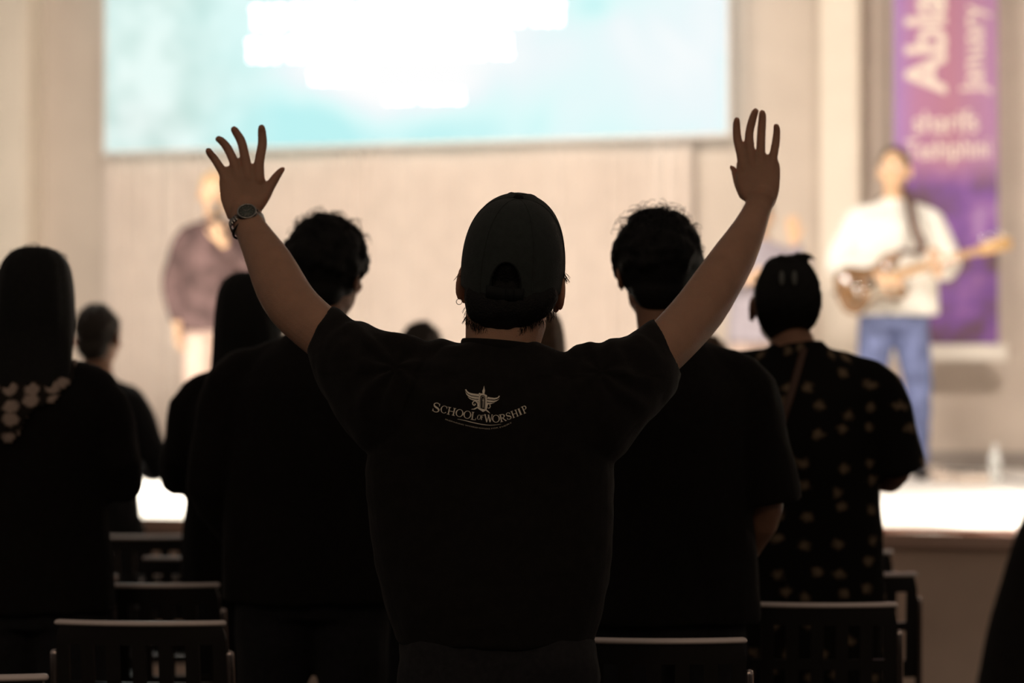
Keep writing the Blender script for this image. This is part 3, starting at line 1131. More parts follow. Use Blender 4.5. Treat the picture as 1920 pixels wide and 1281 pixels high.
# cloth folds: drag lines from the armpits and the bunched shoulders
cen = P(920, 850, D0)
nn = [v.normal.copy() for v in me.vertices]
for v, n in zip(me.vertices, nn):
    q = v.co - cen
    a = noise.noise(Vector((q.x * 5, q.y * 4, q.z * 3)))
    f = .007 * a
    # radiating folds round each shoulder
    for sx, ctr in ((-1, P(745, 690, D0)), (1, P(1125, 695, D0))):
        dx, dz = v.co.x - ctr.x, v.co.z - ctr.z
        rad = sqrt(dx * dx + dz * dz)
        an = math.atan2(dz, dx * sx)
        wgt = math.exp(-((rad - .06) / .075) ** 2)
        f += .0045 * wgt * sin(an * 7 + 3 * noise.noise(v.co * 6) * 3) * (.4 + .6 * abs(noise.noise(v.co * 4 + Vector((5, 0, 0)))) * 2)
        if dz > -.01:
            f += .0035 * wgt * sin(dx * 85 + 4 * noise.noise(v.co * 9))
    # long folds falling to the hem
    low = max(0.0, min(1.0, (cen.z + .02 - v.co.z) / .2))
    f += .006 * low * noise.noise(Vector((q.x * 13, q.y * 9, q.z * 2.2)))
    f += .0025 * noise.noise(v.co * 28)
    v.co += n * f
me.update()
tee = link('t_shirt', me, M['black_cotton'], man)
tee['label'] = 'black T-shirt with a pale printed emblem'
# ribbed collar band
bm = bmesh.new()
pts = []
for i in range(41):
    a = 2 * pi * i / 40
    c = P(939, 651, D0)
    xx = c.x + .0735 * cos(a)
    zz = c.z + .012 * (-.55 * cos(a)) - .004 * sin(a)
    pts.append(Vector((xx, c.y + .070 * sin(a), zz)))
rr = []
for i, p in enumerate(pts[:-1]):
    a = 2 * pi * i / 40
    r_ = Vector((cos(a), sin(a), 0))
    rr.append([p + r_ * (.004 * cos(t)) + Vector((0, 0, 1)) * (.010 * sin(t)) for t in [2 * pi * j / 10 for j in range(10)]])
vs = [[bm.verts.new(q) for q in ring] for ring in rr]
for i in range(40):
    for j in range(10):
        bm.faces.new((vs[i][j], vs[(i + 1) % 40][j], vs[(i + 1) % 40][(j + 1) % 10], vs[i][(j + 1) % 10]))
link('collar', tomesh(bm, 'collar'), M['black_cotton'], tee)

# ---- trousers, belt line, shoes
bm = bmesh.new()
loft(bm, [mrow(752, 1118, 1330, .02, .125), mrow(744, 1126, 1270, .02, .125), mrow(746, 1120, 1215, .02, .120), mrow(752, 1108, 1190, .02, .116), mrow(758, 1102, 1170, .02, .11)], smooth=2, power=2.3)
for s, xa in ((-1, 845), (1, 1020)):
    hx = P(xa, 1300, D0).x
    y0 = mroot_p.y
    tube(bm, [(hx, y0, .86, .105), (hx, y0, .74, .102), (hx + s * .02, y0 + .01, .50, .078), (hx + s * .02, y0 - .01, .30, .072), (hx + s * .02, y0, .07, .066)], n=20, smooth=3, round1=False)
me = remesh(bm, .007, 3, .5, 'trousers')
wrinkle(me, .008, 12, 4, (1, 1, 1.3))
link('trousers', me, M['black_denim'], man)
for s, xa in ((-1, 845), (1, 1020)):
    hx = P(xa, 1300, D0).x + s * .02
    y0 = mroot_p.y
    bm = bmesh.new()
    tube(bm, [(hx, y0 - .055, .045, .038, .036), (hx, y0 - .02, .064, .042, .05), (hx + s * .01, y0 + .06, .05, .045, .042), (hx + s * .012, y0 + .14, .036, .047, .03), (hx + s * .012, y0 + .20, .028, .036, .02)],
         n=16, side=(1, 0, 0), smooth=2)
    for v in bm.verts:
        v.co.z = max(v.co.z, .004)
    link('shoe', tomesh(bm, 'shoe'), M['shoe'], man)

# ---- hair at the nape
bm = bmesh.new()
def hrow(xa, xb, py, back, fwd):
    a, b = P(xa, py, D0), P(xb, py, D0)
    return ((a.x + b.x) / 2, a.y + (fwd - back) / 2, a.z, (b.x - a.x) / 2, (fwd + back) / 2)
loft(bm, [hrow(930, 950, 627, .045, -.02), hrow(912, 975, 619, .068, .0), hrow(890, 1006, 606, .082, .015), hrow(876, 1032, 588, .094, .03), hrow(871, 1046, 562, .094, .03), hrow(872, 1044, 541, .083, .03),
          hrow(880, 1036, 520, .072, .02), hrow(892, 1024, 496, .066, .0), hrow(905, 1010, 470, .060, -.01)], smooth=3, n=44)
ell(bm, HM @ (Vector((0, -.017, .015)) * 1.09), (.083, .0910, .1015), HM.to_3x3(), 28)
me = remesh(bm, .004, 3, .5, 'hair')
wrinkle(me, .003, 55, 2, (1, 1, .35))
bm = bmesh.new()
bm.from_mesh(me)
rnd = random.Random(5)
for i in range(420):                       # nape stubble and loose ends
    t = rnd.uniform(0, 1)
    px = 874 + 170 * t
    edge = 624 - abs(px - 942) ** 1.6 * .022
    py = edge - rnd.uniform(-3, 16)
    p = P(px, py, D0) + Vector((0, -.05 - .02 * (1 - abs(t - .5) * 2), 0))
    # back of the neck surface
    dy = sqrt(max(0, 1 - ((px - 948) / 100) ** 2)) * .068
    p = P(px, py, D0 + .01) + Vector((0, -dy - .004, 0))
    q = p + Vector((rnd.uniform(-.004, .004), -.002, -rnd.uniform(.006, .014)))
    tube(bm, [(*p, .0006), (*q, .0003)], n=3, smooth=1, round0=False, round1=False)
for i in range(26):                        # wisps over the ears
    s = rnd.choice((1, 1, 1, -1))
    p = P(1050 if s > 0 else 870, 522 + rnd.uniform(-6, 10), D0)
    L_ = rnd.uniform(.008, .022)
    pts = [(*(p + Vector((s * L_ * j / 4, -.01 * j / 4, .008 * sin(j * .8) - L_ * .15 * j / 4 * rnd.uniform(0, 1)))), .0004) for j in range(5)]
    tube(bm, pts, n=3, smooth=1, round0=False, round1=False)
for i in range(20):                        # loose ends below the ear
    p = P(873 + rnd.uniform(-2, 6), 575 + rnd.uniform(0, 26), D0)
    tube(bm, [(*p, .0005), (*(p + Vector((-rnd.uniform(.002, .008), 0, -.01))), .0003)], n=3, smooth=1, round0=False, round1=False)
link('hair', tomesh(bm, 'hair'), M['hair'], man)

# ---- cap: crown with an arched opening at the back, panels, button, strap, brim
capM = HM @ Matrix.Translation((0, -.010, .0)) @ Matrix.Rotation(radians(4), 4, 'X')
crown_bm = bmesh.new()
NA, NB = 200, 64


def cap_pt(a, t, off=0.0):
    """a: azimuth, 0 at the back; t: 0 rim .. 1 top"""
    ca, sa = cos(a), sin(a)
    front = max(0.0, -ca)
    tt = max(t, 0)
    rad = (1 - tt ** 2.7) ** (1 / 2.4) if tt < 1 else 0
    rx, ry = .1020 + off + .003 * front * max(0, tt - .35), (.112 + .006 * front) + off
    # the crown leans in slightly at the rim
    rx *= 1 - .035 * (1 - tt) ** 3
    zb_ = -.056 + .036 * front + .006 * abs(sa)
    zt_ = .124 + off + .014 * front * (1 - (tt - .75) ** 2 * 8 if tt > .4 else 0)
    return Vector((rx * sa * rad, -ry * ca * rad, zb_ + (zt_ - zb_) * t))


grid = [[crown_bm.verts.new(capM @ cap_pt(2 * pi * i / NA, (j / NB) ** .8 * .999)) for i in range(NA)] for j in range(NB + 1)]
for j in range(NB):
    for i in range(NA):
        a0 = 2 * pi * (i + .5) / NA
        if a0 > pi:
            a0 -= 2 * pi
        t0 = ((j + .5) / NB) ** .8
        # arched opening above the strap
        if (a0 / .29) ** 2 + ((t0 - .14) / .27) ** 2 < 1 and t0 > .14:
            continue
        crown_bm.faces.new((grid[j][i], grid[j][(i + 1) % NA], grid[j + 1][(i + 1) % NA], grid[j + 1][i]))
crown_bm.faces.new(grid[NB])
for v in [v for v in crown_bm.verts if not v.link_faces]:
    crown_bm.verts.remove(v)
bmesh.ops.recalc_face_normals(crown_bm, faces=crown_bm.faces)
me = bpy.data.meshes.new('crown')
crown_bm.to_mesh(me)
crown_bm.free()
cap = link('cap', me, M['cap_cloth'], man)
md = cap.modifiers.new('thick', 'SOLIDIFY')
md.thickness = .0022
md.offset = -1
# raised seams between the six panels
bm = bmesh.new()
for kx in range(6):
    a = pi / 6 + kx * pi / 3
    pts = [(*(capM @ cap_pt(a, t, .0006)), .0011) for t in [min(.9985, (q / 22) ** .7) for q in range(0, 23)]]
    tube(bm, pts, n=6, smooth=1)
link('seam', tomesh(bm, 'seam'), M['cap_cloth'], cap)
bm = bmesh.new()
ell(bm, capM @ Vector((0, .0, .1255)), (.0095, .0095, .0060), capM.to_3x3())
link('button', tomesh(bm, 'button'), M['cap_strap'], cap)
bm = bmesh.new()
rr = []
for i in range(25):
    a = -.36 + .72 * i / 24
    ring = []
    for off, t in ((.0035, .005), (.0035, .14), (.0008, .14), (.0008, .005)):
        ring.append(capM @ cap_pt(a, t, off))
    rr.append(ring)
rings(bm, rr)
box(bm, capM @ cap_pt(.10, .08, .005), (.016, .004, .022), capM.to_3x3(), .001)
link('strap', tomesh(bm, 'strap'), M['cap_strap'], cap)
bm = bmesh.new()
pts = []
for i in range(19):
    q = pi * i / 18
    pts.append((*(capM @ cap_pt(.295 * cos(q), .14 + .275 * sin(q), .001)), .0014))
tube(bm, pts, n=6, smooth=1)
link('opening_trim', tomesh(bm, 'opening_trim'), M['cap_strap'], cap)
# brim in front
bm = bmesh.new()
rr = []
for i in range(25):
    a = pi - 1.05 + 2.1 * i / 24
    inner = cap_pt(a, .0) 
    s = (i - 12) / 12
    ln = .070 * (1 - s * s) ** .5 + .001
    outp = inner + Vector((inner.x * .10, ln, -.010 - .020 * s * s))
    midp = (inner + outp) / 2 + Vector((0, 0, .006))
    rr.append([capM @ p for p in (inner + Vector((0, 0, .0015)), midp + Vector((0, 0, .0015)), outp + Vector((0, 0, .0012)), outp - Vector((0, 0, .0012)), midp - Vector((0, 0, .0015)), inner - Vector((0, 0, .0015)))])
rings(bm, rr)
link('brim', tomesh(bm, 'brim'), M['cap_cloth'], cap)

# ---- hoop earring
bm = bmesh.new()
c = P(861, 566, D0 + .012)
pts = [(c.x + .0055 * cos(a), c.y + .002 * sin(a), c.z + .0055 * sin(a), .0007) for a in [2 * pi * i / 20 for i in range(21)]]
tube(bm, pts, n=6, smooth=1)
link('hoop_earring', tomesh(bm, 'hoop_earring'), M['steel'], man)

# ---- wristwatch
wc = P(463, 418, D0 + .368)
axis = (P(460, 380, D0 + .395) - P(470, 445, D0 + .34)).normalized()
axis = (Matrix.Rotation(radians(-9), 3, 'Y') @ axis).normalized()
wx = Vector((1, 0, 0)) - axis * axis.x
wx.normalize()
wn = axis.cross(wx).normalized()
if wn.y > 0:
    wn = -wn
watch = None
bm = bmesh.new()
RA, RB = .0362, .0290
for i in range(30):
    a = 2 * pi * (i + .5) / 30
    p = wc + wx * (RA * cos(a)) + wn * (RB * sin(a))
    tdir = (-wx * (RA * sin(a)) + wn * (RB * cos(a))).normalized()
    nd = axis.cross(tdir).normalized()
    rot = Matrix((tdir, nd, axis)).transposed()
    box(bm, p, (.0062, .0032, .0150 if i % 2 else .0162), rot, .0008)
watch = link('wristwatch', tomesh(bm, 'wristwatch'), M['steel'], man)
watch['label'] = 'steel link wristwatch with a round face'
fc = wc + wn * (RB + .0015) + wx * .003
rotw = Matrix((wx, axis, wn)).transposed()
bm = bmesh.new()
cyl(bm, fc - wn * .004, fc + wn * .0055, .0210, .0198, 36)
for a in (0, ):
    cyl(bm, fc + wx * .019 + wn * .001, fc + wx * .023 + wn * .001, .0026, .0026, 12)
link('watch_case', tomesh(bm, 'watch_case'), M['dark_steel'], watch)
bm = bmesh.new()
cyl(bm, fc + wn * .0055, fc + wn * .0062, .0168, .0168, 36)
link('dial', tomesh(bm, 'dial'), M['dial'], watch)
bm = bmesh.new()
for i in range(12):
    a = 2 * pi * i / 12
    r2 = Matrix.Rotation(a, 3, 'Z')
    box(bm, fc + wn * .0065 + rotw @ (r2 @ Vector((0, .0128, 0))), (.0009, .0028, .0005), rotw @ r2)
for a, ln in ((.9, .009), (-1.2, .012)):
    r2 = Matrix.Rotation(a, 3, 'Z')
    box(bm, fc + wn * .0068 + rotw @ (r2 @ Vector((0, ln / 2, 0))), (.0010, ln, .0005), rotw @ r2)
link('watch_hand', tomesh(bm, 'watch_hand'), M['steel'], watch)
bm = bmesh.new()
pts = []
for i in range(33):
    a = 2 * pi * i / 32
    pts.append((*(fc + wn * .0060 + rotw @ Vector((.0186 * cos(a), .0186 * sin(a), 0))), .0017))
tube(bm, pts, n=8, smooth=1)
link('bezel', tomesh(bm, 'bezel'), M['steel'], watch)
# a dark cord bracelet just under the watch
bm = bmesh.new()
pts = []
for i in range(33):
    a = 2 * pi * i / 32
    c2 = wc - axis * .0125
    pts.append((*(c2 + wx * (.0345 * cos(a)) + wn * (.0275 * sin(a)) - axis * (.010 * max(0, -cos(a)))), .0026))
tube(bm, pts, n=8, smooth=1)
link('bracelet', tomesh(bm, 'bracelet'), M['shoe'], man)

# ---- the print on the back of the T-shirt
bv = BVHTree.FromPolygons([world_mat(tee) @ v.co for v in tee.data.vertices], [tuple(p.vertices) for p in tee.data.polygons])
CAMP = Vector((0, 0, CAMZ))


def on_shirt(px, py, off=.0012):
    d = (P(px, py, 1) - CAMP).normalized()
    hit = bv.ray_cast(CAMP, d)
    if hit[0] is None:
        return P(px, py, D0 - .13)
    return hit[0] - d * off


def c4(x, y):
    return 760 + x / 6.857, 700 + y / 6.857


pb = bmesh.new()


def strip(pts, ws):
    """ribbon of varying width in photo pixels"""
    L_, R_ = [], []
    for i, (x, y) in enumerate(pts):
        x0, y0 = pts[max(i - 1, 0)]
        x1, y1 = pts[min(i + 1, len(pts) - 1)]
        tx, ty = x1 - x0, y1 - y0
        l = sqrt(tx * tx + ty * ty) or 1
        nx, ny = -ty / l, tx / l
        w = ws[i] / 2 if isinstance(ws, (list, tuple)) else ws / 2
        L_.append(pb.verts.new(on_shirt(x + nx * w, y + ny * w)))
        R_.append(pb.verts.new(on_shirt(x - nx * w, y - ny * w)))
    for i in range(len(pts) - 1):
        pb.faces.new((L_[i], L_[i + 1], R_[i + 1], R_[i]))


def poly(pts):
    me_v = [pb.verts.new(on_shirt(*c4(x, y))) for x, y in pts]
    f = pb.faces.new(me_v)
    bmesh.ops.triangulate(pb, faces=[f])


def arc(cx, cy, rx, ry, a0, a1, n=14):
    return [(cx + rx * cos(radians(a0 + (a1 - a0) * i / n)), cy + ry * sin(radians(a0 + (a1 - a0) * i / n))) for i in range(n + 1)]


def thick(pts, cx, cy, thin, fat):
    """fat where the stroke runs at the sides of the bowl"""
    out_ = []
    for x, y in pts:
        q = abs(x - cx) / (abs(x - cx) + abs(y - cy) * .6 + 1e-6)
        out_.append(thin + (fat - thin) * q * q)
    return out_


def glyph(ch):
    """strokes in a unit box, y up: list of (points, widths)"""
    st = []

    def ln(x0, y0, x1, y1, w, n=4):
        st.append(([(x0 + (x1 - x0) * i / n, y0 + (y1 - y0) * i / n) for i in range(n + 1)], w))

    def serif(x, y, w=.34):
        ln(x - w / 2, y, x + w / 2, y, .055, 2)
    if ch == 'S':
        p = cr([(.84, .72), (.80, .86), (.55, .97), (.25, .90), (.16, .74), (.30, .58), (.55, .48), (.80, .36), (.86, .22), (.72, .06), (.45, .02), (.20, .10), (.13, .28)], 3)
        n = len(p)
        st.append((p, [.06 + .13 * math.exp(-((i / n - .5) / .2) ** 2) for i in range(n)]))
        ln(.84, .66, .86, .95, .05, 2)
        ln(.12, .34, .10, .05, .05, 2)
    elif ch == 'C':
        p = arc(.55, .5, .44, .48, 42, 318, 22)
        st.append((p, thick(p, .55, .5, .05, .17)))
        ln(.90, .62, .92, .95, .05, 2)
    elif ch == 'O':
        p = arc(.5, .5, .43, .48, 0, 360, 28)
        st.append((p, thick(p, .5, .5, .05, .16)))
    elif ch == 'H':
        for x in (.2, .8):
            ln(x, .02, x, .98, .14)
            serif(x, .02), serif(x, .98)
        ln(.2, .5, .8, .5, .06)
    elif ch == 'L':
        ln(.28, .02, .28, .98, .16)
        serif(.28, .98, .5), serif(.22, .02, .4)
        ln(.28, .02, .95, .03, .06)
        ln(.93, .0, .97, .28, .06, 2)
    elif ch == 'F':
        ln(.3, .02, .3, .98, .17)
        serif(.3, .02, .5)
        ln(.1, .97, .92, .97, .07)
        ln(.3, .52, .72, .52, .07)
        ln(.92, .98, .92, .75, .06, 2)
    elif ch == 'W':
        ln(.08, .97, .32, .02, .13)
        ln(.32, .02, .52, .92, .06)
        ln(.50, .92, .72, .02, .13)
        ln(.72, .02, .93, .97, .06)
        serif(.08, .98, .22), serif(.93, .98, .18), serif(.5, .96, .18)
    elif ch in 'PR':
        ln(.24, .02, .24, .98, .15)
        serif(.24, .02, .42), serif(.17, .98, .3)
        p = [(.24, .96), (.5, .96)] + arc(.5, .73, .30, .23, 90, -90, 10)[1:] + [(.24, .50)]
        w = [.06, .07] + thick(arc(.5, .73, .30, .23, 90, -90, 10)[1:], .5, .73, .06, .16) + [.06]
        st.append((p, w))
        if ch == 'R':
            ln(.48, .50, .88, .02, .13)
            serif(.90, .02, .2)
    elif ch == 'I':
        ln(.5, .02, .5, .98, .32)
        serif(.5, .02, 1.0), serif(.5, .98, 1.0)
    return st


LET = [('S', 816.5, 773.0, 11, 15, 18), ('C', 831, 774.8, 10, 13, 14), ('H', 845, 778.3, 12, 16, 14), ('O', 860.3, 781.6, 11, 14.5, 14), ('O', 875.2, 785.0, 9, 14.5, 14.5), ('L', 887.2, 787.4, 8, 10, 14.5),
       ('O', 897.6, 787.0, 0, 6.6, 9), ('F', 903.6, 787.4, 0, 5.6, 9),
       ('W', 915.5, 792.0, 2, 15.5, 14.5), ('O', 930.5, 792.2, -5, 14.5, 13.8), ('R', 944, 790.5, -13, 12.5, 14), ('S', 955.6, 786.4, -18, 10, 13), ('H', 967.2, 782.2, -20, 13, 13),
       ('I', 977, 778.2, -22, 5, 12.8), ('P', 987, 774.2, -24, 11, 14)]
for ch, cx, by, rot_, w_, h_ in LET:
    ra = radians(rot_)
    for pts, ws in glyph(ch):
        pp = []
        for gx, gy in pts:
            lx, ly = (gx - .5) * w_, -gy * h_
            if ch in 'OF' and w_ < 8:
                lx += gy * 1.2
            pp.append((cx + lx * cos(ra) - ly * sin(ra), by + lx * sin(ra) + ly * cos(ra)))
        sc_w = (w_ * .5 + h_ * .5)
        strip(pp, [q * sc_w * 1.08 for q in ws] if isinstance(ws, (list, tuple)) else ws * sc_w * 1.08)
# rule under the name
rule = cr([(670, 590), (760, 607), (880, 637), (1000, 660), (1110, 668), (1230, 655)], 5)
strip([c4(x, y) for x, y in rule], [.3 + 1.0 * sin(pi * min(1, max(0, i / (len(rule) - 1))) ** .8) for i in range(len(rule))])
# emblem: wings
poly([(768, 210), (783, 206), (798, 232), (830, 252), (880, 262), (935, 268), (948, 262), (950, 300), (905, 292), (850, 284), (806, 264), (785, 240)])
poly([(768, 222), (782, 250), (802, 272), (848, 294), (905, 302), (946, 310), (944, 330), (905, 330), (862, 322), (812, 302), (784, 272)])
poly([(800, 304), (850, 328), (905, 340), (944, 342), (940, 360), (900, 356), (858, 346), (826, 330)])
poly([(1215, 292), (1205, 288), (1188, 310), (1150, 318), (1100, 312), (1060, 304), (1048, 330), (1090, 336), (1140, 340), (1180, 330), (1205, 312)])
poly([(1216, 305), (1205, 330), (1180, 346), (1140, 352), (1090, 348), (1044, 342), (1044, 364), (1085, 372), (1130, 374), (1170, 362), (1198, 342)])
poly([(1160, 374), (1120, 384), (1080, 382), (1044, 376), (1044, 392), (1075, 398), (1105, 396)])
# arched doorway with its light and the spire
strip([c4(x, y) for x, y in [(948, 462), (948, 400), (950, 330), (958, 290), (975, 276), (998, 272), (1022, 280), (1036, 300), (1040, 340), (1038, 410), (1036, 478)]], 2.6)
strip([c4(x, y) for x, y in [(968, 452), (970, 340), (978, 304), (998, 292), (1018, 306), (1022, 340), (1020, 462)]], .6)
poly([(1012, 160), (1018, 195), (1024, 225), (1018, 262), (1006, 272), (994, 262), (990, 228), (1004, 195)])
poly([(1000, 310), (1006, 345), (1012, 350), (1006, 356), (1002, 445), (994, 445), (996, 356), (988, 350), (995, 345)])
poly([(945, 258), (955, 252), (972, 262), (990, 258), (996, 276), (970, 280), (948, 276)])
poly([(1020, 272), (1034, 276), (1050, 284), (1050, 304), (1034, 300)])
# scrolls and ribbon at the foot
strip([c4(x, y) for x, y in [(906, 352), (880, 362), (864, 380), (868, 402), (886, 414), (902, 402), (900, 392), (888, 396)]], [1.4, 1.8, 2, 2, 2, 1.6, 1.2, .8])
strip([c4(x, y) for x, y in [(905, 356), (925, 372), (936, 400), (930, 430)]], [3.5, 3.2, 2.6, 1.6])
strip([c4(x, y) for x, y in [(1084, 400), (1092, 425), (1084, 446), (1070, 452), (1062, 440)]], [1.8, 1.6, 1.4, 1.2, .8])
strip([c4(x, y) for x, y in [(1066, 388), (1052, 405), (1046, 430), (1044, 455)]], [3.4, 3.0, 2.6, 2.0])
strip([c4(x, y) for x, y in [(850, 464), (890, 460), (925, 440), (960, 462), (1000, 488), (1036, 470), (1060, 490), (1088, 514)]], [.6, 2.2, 2.6, 2.8, 3.0, 2.8, 2.4, .6])
strip([c4(x, y) for x, y in [(950, 452), (985, 466), (1036, 476)]], 2.4)
# small line of capitals below
me_t = flat_text('PREPARING WORSHIPPERS FOR EVERY', 1.0, .01)
xs = [v.co.x for v in me_t.vertices]
path = cr([(512, 590), (600, 618), (700, 648), (780, 668), (880, 690), (980, 706), (1070, 712), (1160, 702), (1260, 682), (1370, 630)], 8)


def along(s):
    f = s * (len(path) - 1)
    i = min(int(f), len(path) - 2)
    t = f - i
    (x0, y0), (x1, y1) = path[i], path[i + 1]
    return x0 + (x1 - x0) * t, y0 + (y1 - y0) * t, math.atan2(y1 - y0, x1 - x0)


vm = []
for v in me_t.vertices:
    s = (v.co.x - min(xs)) / (max(xs) - min(xs))
    x, y, an = along(s)
    hh = v.co.y * 22
    x, y = x + hh * sin(an), y - hh * cos(an) + 10
    vm.append(pb.verts.new(on_shirt(*c4(x, y))))
for p in me_t.polygons:
    try:
        pb.faces.new([vm[i] for i in p.vertices])
    except ValueError:
        pass
bpy.data.meshes.remove(me_t)
me = bpy.data.meshes.new('shirt_print')
pb.to_mesh(me)
pb.free()
link('shirt_print', me, M['print'], tee, False)


# ---------------------------------------------------------------- the congregation
def at(px, d, z=0.0):
    d = d + (.15 if z == 0 else 0)
    return ((px - 960) / FPX * d, d, z)


HAIRDARK = 'hair'
# woman with long straight hair and a printed scarf
fold_arms = {s: ((s * .222, .0, 1.16), (s * .10, .25, 1.20), (-s * .8, .5, .4), (s * .3, .6, .5), .5) for s in (-1, 1)}
wl, _, _, top_l = person('person with long straight dark hair, a black top and a pale printed scarf', at(66, 5.9), 0, 1.725, 1.0, fold_arms,
                         'black_cotton_faded', 'long', hair='long', seed=11, head=(radians(4), 0, 0), loose=1.25)
# tall person, curly hair, face turned a little to the right
person('tall curly-haired person in black, head behind the raised arm that wears the watch', at(587, 5.84), 0, 1.79, 1.08,
       {-1: ((-.252, .01, 1.12), (-.17, .16, .95), (.2, .4, -1), (-1, 0, 0), .4), 1: ((.26, .02, 1.12), (.20, .14, .92), (-.2, .4, -1), (1, 0, 0), .4)},
       'black_cotton_faded', 'long', hair='curly', seed=21, head=(radians(8), radians(3), radians(-24)), headoff=(.034, .02, 0), headk=1.0, loose=1.5)
person('person in a black T-shirt with round curly hair, next to the flower-dotted shirt', at(1246, 5.43), 0, 1.775, 1.04,
       {-1: ((-.25, .01, 1.12), (-.2, .14, .92), (.2, .4, -1), (-1, 0, 0), .4), 1: ((.232, .00, 1.095), (.145, .16, .89), (-.2, .3, -1), (1, 0, 0), .4)},
       'black_cotton_faded', 'short', hair='curly', seed=31, head=(radians(6), 0, radians(10)), headoff=(-.018, .01, 0), headk=1.0, loose=1.6, slen=.98)
# row three
fold2 = {s: ((s * .205, .0, 1.15), (s * .11, .24, 1.18), (-s * .8, .5, .4), (s * .3, .6, .5), .5) for s in (-1, 1)}
person('person in black with smooth long dark hair, half hidden behind the tall curly-haired person', at(466, 6.75), 0, 1.70, 1.0, fold2,
       'black_cotton_faded', 'long', hair='long', seed=41)
fl, _, _, top_f = person('broad person in a dark flower-dotted shirt with plaited hair tied in a top knot', at(1492, 6.25), 0, 1.765, 1.17,
                         {-1: ((-.262, .0, 1.14), (-.16, .24, 1.12), (.8, .5, .3), (-.3, .6, .5), .5), 1: ((.262, .0, 1.14), (.17, .24, 1.12), (-.8, .5, .3), (.3, .6, .5), .5)},
                         'floral', 'short', hair='bun', seed=51, head=(radians(-10), 0, 0), headoff=(-.028, .02, -.045), headk=.98, hem=.60, loose=1.4, slen=.98)
person('person with long dark hair, mostly hidden behind the capped head', at(1000, 6.75), 0, 1.605, .95, None,
       'black_cotton_faded', 'long', hair='long', hair_m='hair_brown', seed=61)
# rows five and beyond
person('person in a dark suit with short hair, beside the wearer of the printed scarf', at(184, 8.6), 0, 1.66, .84,
       {-1: ((-.25, .0, 1.12), (-.14, .2, 1.05), (.5, .8, 0), (-1, 0, 0), .5), 1: ((.232, .02, 1.13), (.10, .25, 1.14), (-.5, .8, 0), (1, 0, 0), .5)},
       'suit', 'long', 'suit', hair='short', hair_m='hair_grey', skin='skin', seed=71, head=(radians(5), 0, radians(-16)), loose=.8)
person('small person with short greying hair, far behind between curly hair and cap', at(790, 8.35), 0, 1.60, .9, None,
       'suit', 'long', hair='short', hair_m='hair_grey', skin='skin', seed=81, headk=.95)
person('short person with cropped brown hair under the raised bare arm', at(1326, 8.0), 0, 1.545, .95, None,
       'lavender', 'short', hair='short', hair_m='hair_brown', skin='skin', seed=91, headk=.97)
# near figure cut by the frame
person('dark blurred figure cut off by the side of the picture, nearest the camera', at(2250, 3.15), 0, 1.60, 1.1,
       {-1: ((-.300, -.02, 1.00), (-.30, .10, .80), (0, .3, -1), (-1, 0, 0), .4)}, 'black_cotton_faded', 'long', hair='short', seed=101)


def bvh_of(o):
    mw = world_mat(o)
    return BVHTree.FromPolygons([mw @ v.co for v in o.data.vertices], [tuple(p.vertices) for p in o.data.polygons])


# printed scarf lying over the shoulders of the woman at the side
bvl = bvh_of(top_l)
bm = bmesh.new()
gx, gz = 40, 26
cx0 = at(66, 5.9)[0]
vv = {}
for i in range(gx + 1):
    for j in range(gz + 1):
        x = cx0 - .19 + .30 * i / gx
        z = 1.25 + .225 * j / gz
        s = (x - cx0)
        low = 1.265 + max(0, s + .03) * 1.0 + .012 * sin(s * 60)
        if z < low - .012:
            continue
        h_ = bvl.ray_cast(Vector((x, 5.0, z)), Vector((0, 1, 0)))
        if h_[0] is None:
            continue
        vv[i, j] = bm.verts.new(h_[0] + Vector((0, -.008 - .004 * sin(i * .9 + j * .4), 0)))
for i in range(gx):
    for j in range(gz):
        q = [(i, j), (i + 1, j), (i + 1, j + 1), (i, j + 1)]
        if all(k_ in vv for k_ in q):
            bm.faces.new([vv[k_] for k_ in q])
for v in [v for v in bm.verts if not v.link_faces]:
    bm.verts.remove(v)
sf_ = link('scarf', tomesh(bm, 'scarf'), M['scarf'], wl)
md = sf_.modifiers.new('thick', 'SOLIDIFY')
md.thickness = .006

for px_ in (1466, 1490):               # two pale spots added for the light scalp lines between the plaits
    bm = bmesh.new()
    p = P(px_, 522, 6.3)
    ell(bm, Vector((p.x, 6.300, p.z)), (.007, .006, .020), None, 12)
    o = link('pale_scalp_spot', tomesh(bm, 'pale_scalp_spot'), M['cap_light'], fl)

# shoulder-bag strap across the flower-dotted shirt
bvf = bvh_of(top_f)
bm = bmesh.new()
pts = []
for i in range(24):
    t = i / 23
    p0 = P(1536 - 84 * t, 652 + 250 * t, 6.0)
    h_ = bvf.ray_cast(Vector((p0.x, 5.2, p0.z)), Vector((0, 1, 0)))
    if h_[0] is not None:
        pts.append((*(h_[0] + Vector((0, -.003, 0))), .010, .0025))
tube(bm, pts, n=8, side=(1, 0, .45), smooth=1)
o = link('bag_strap', tomesh(bm, 'bag_strap'), mat('brown_leather', (.085, .045, .03), .6, 0, .4), fl)
o['label'] = 'brown leather strap'

# ---------------------------------------------------------------- the musicians on the stage
def plug(name, bm, m, parent):
    return link(name, tomesh(bm, name), m, parent)


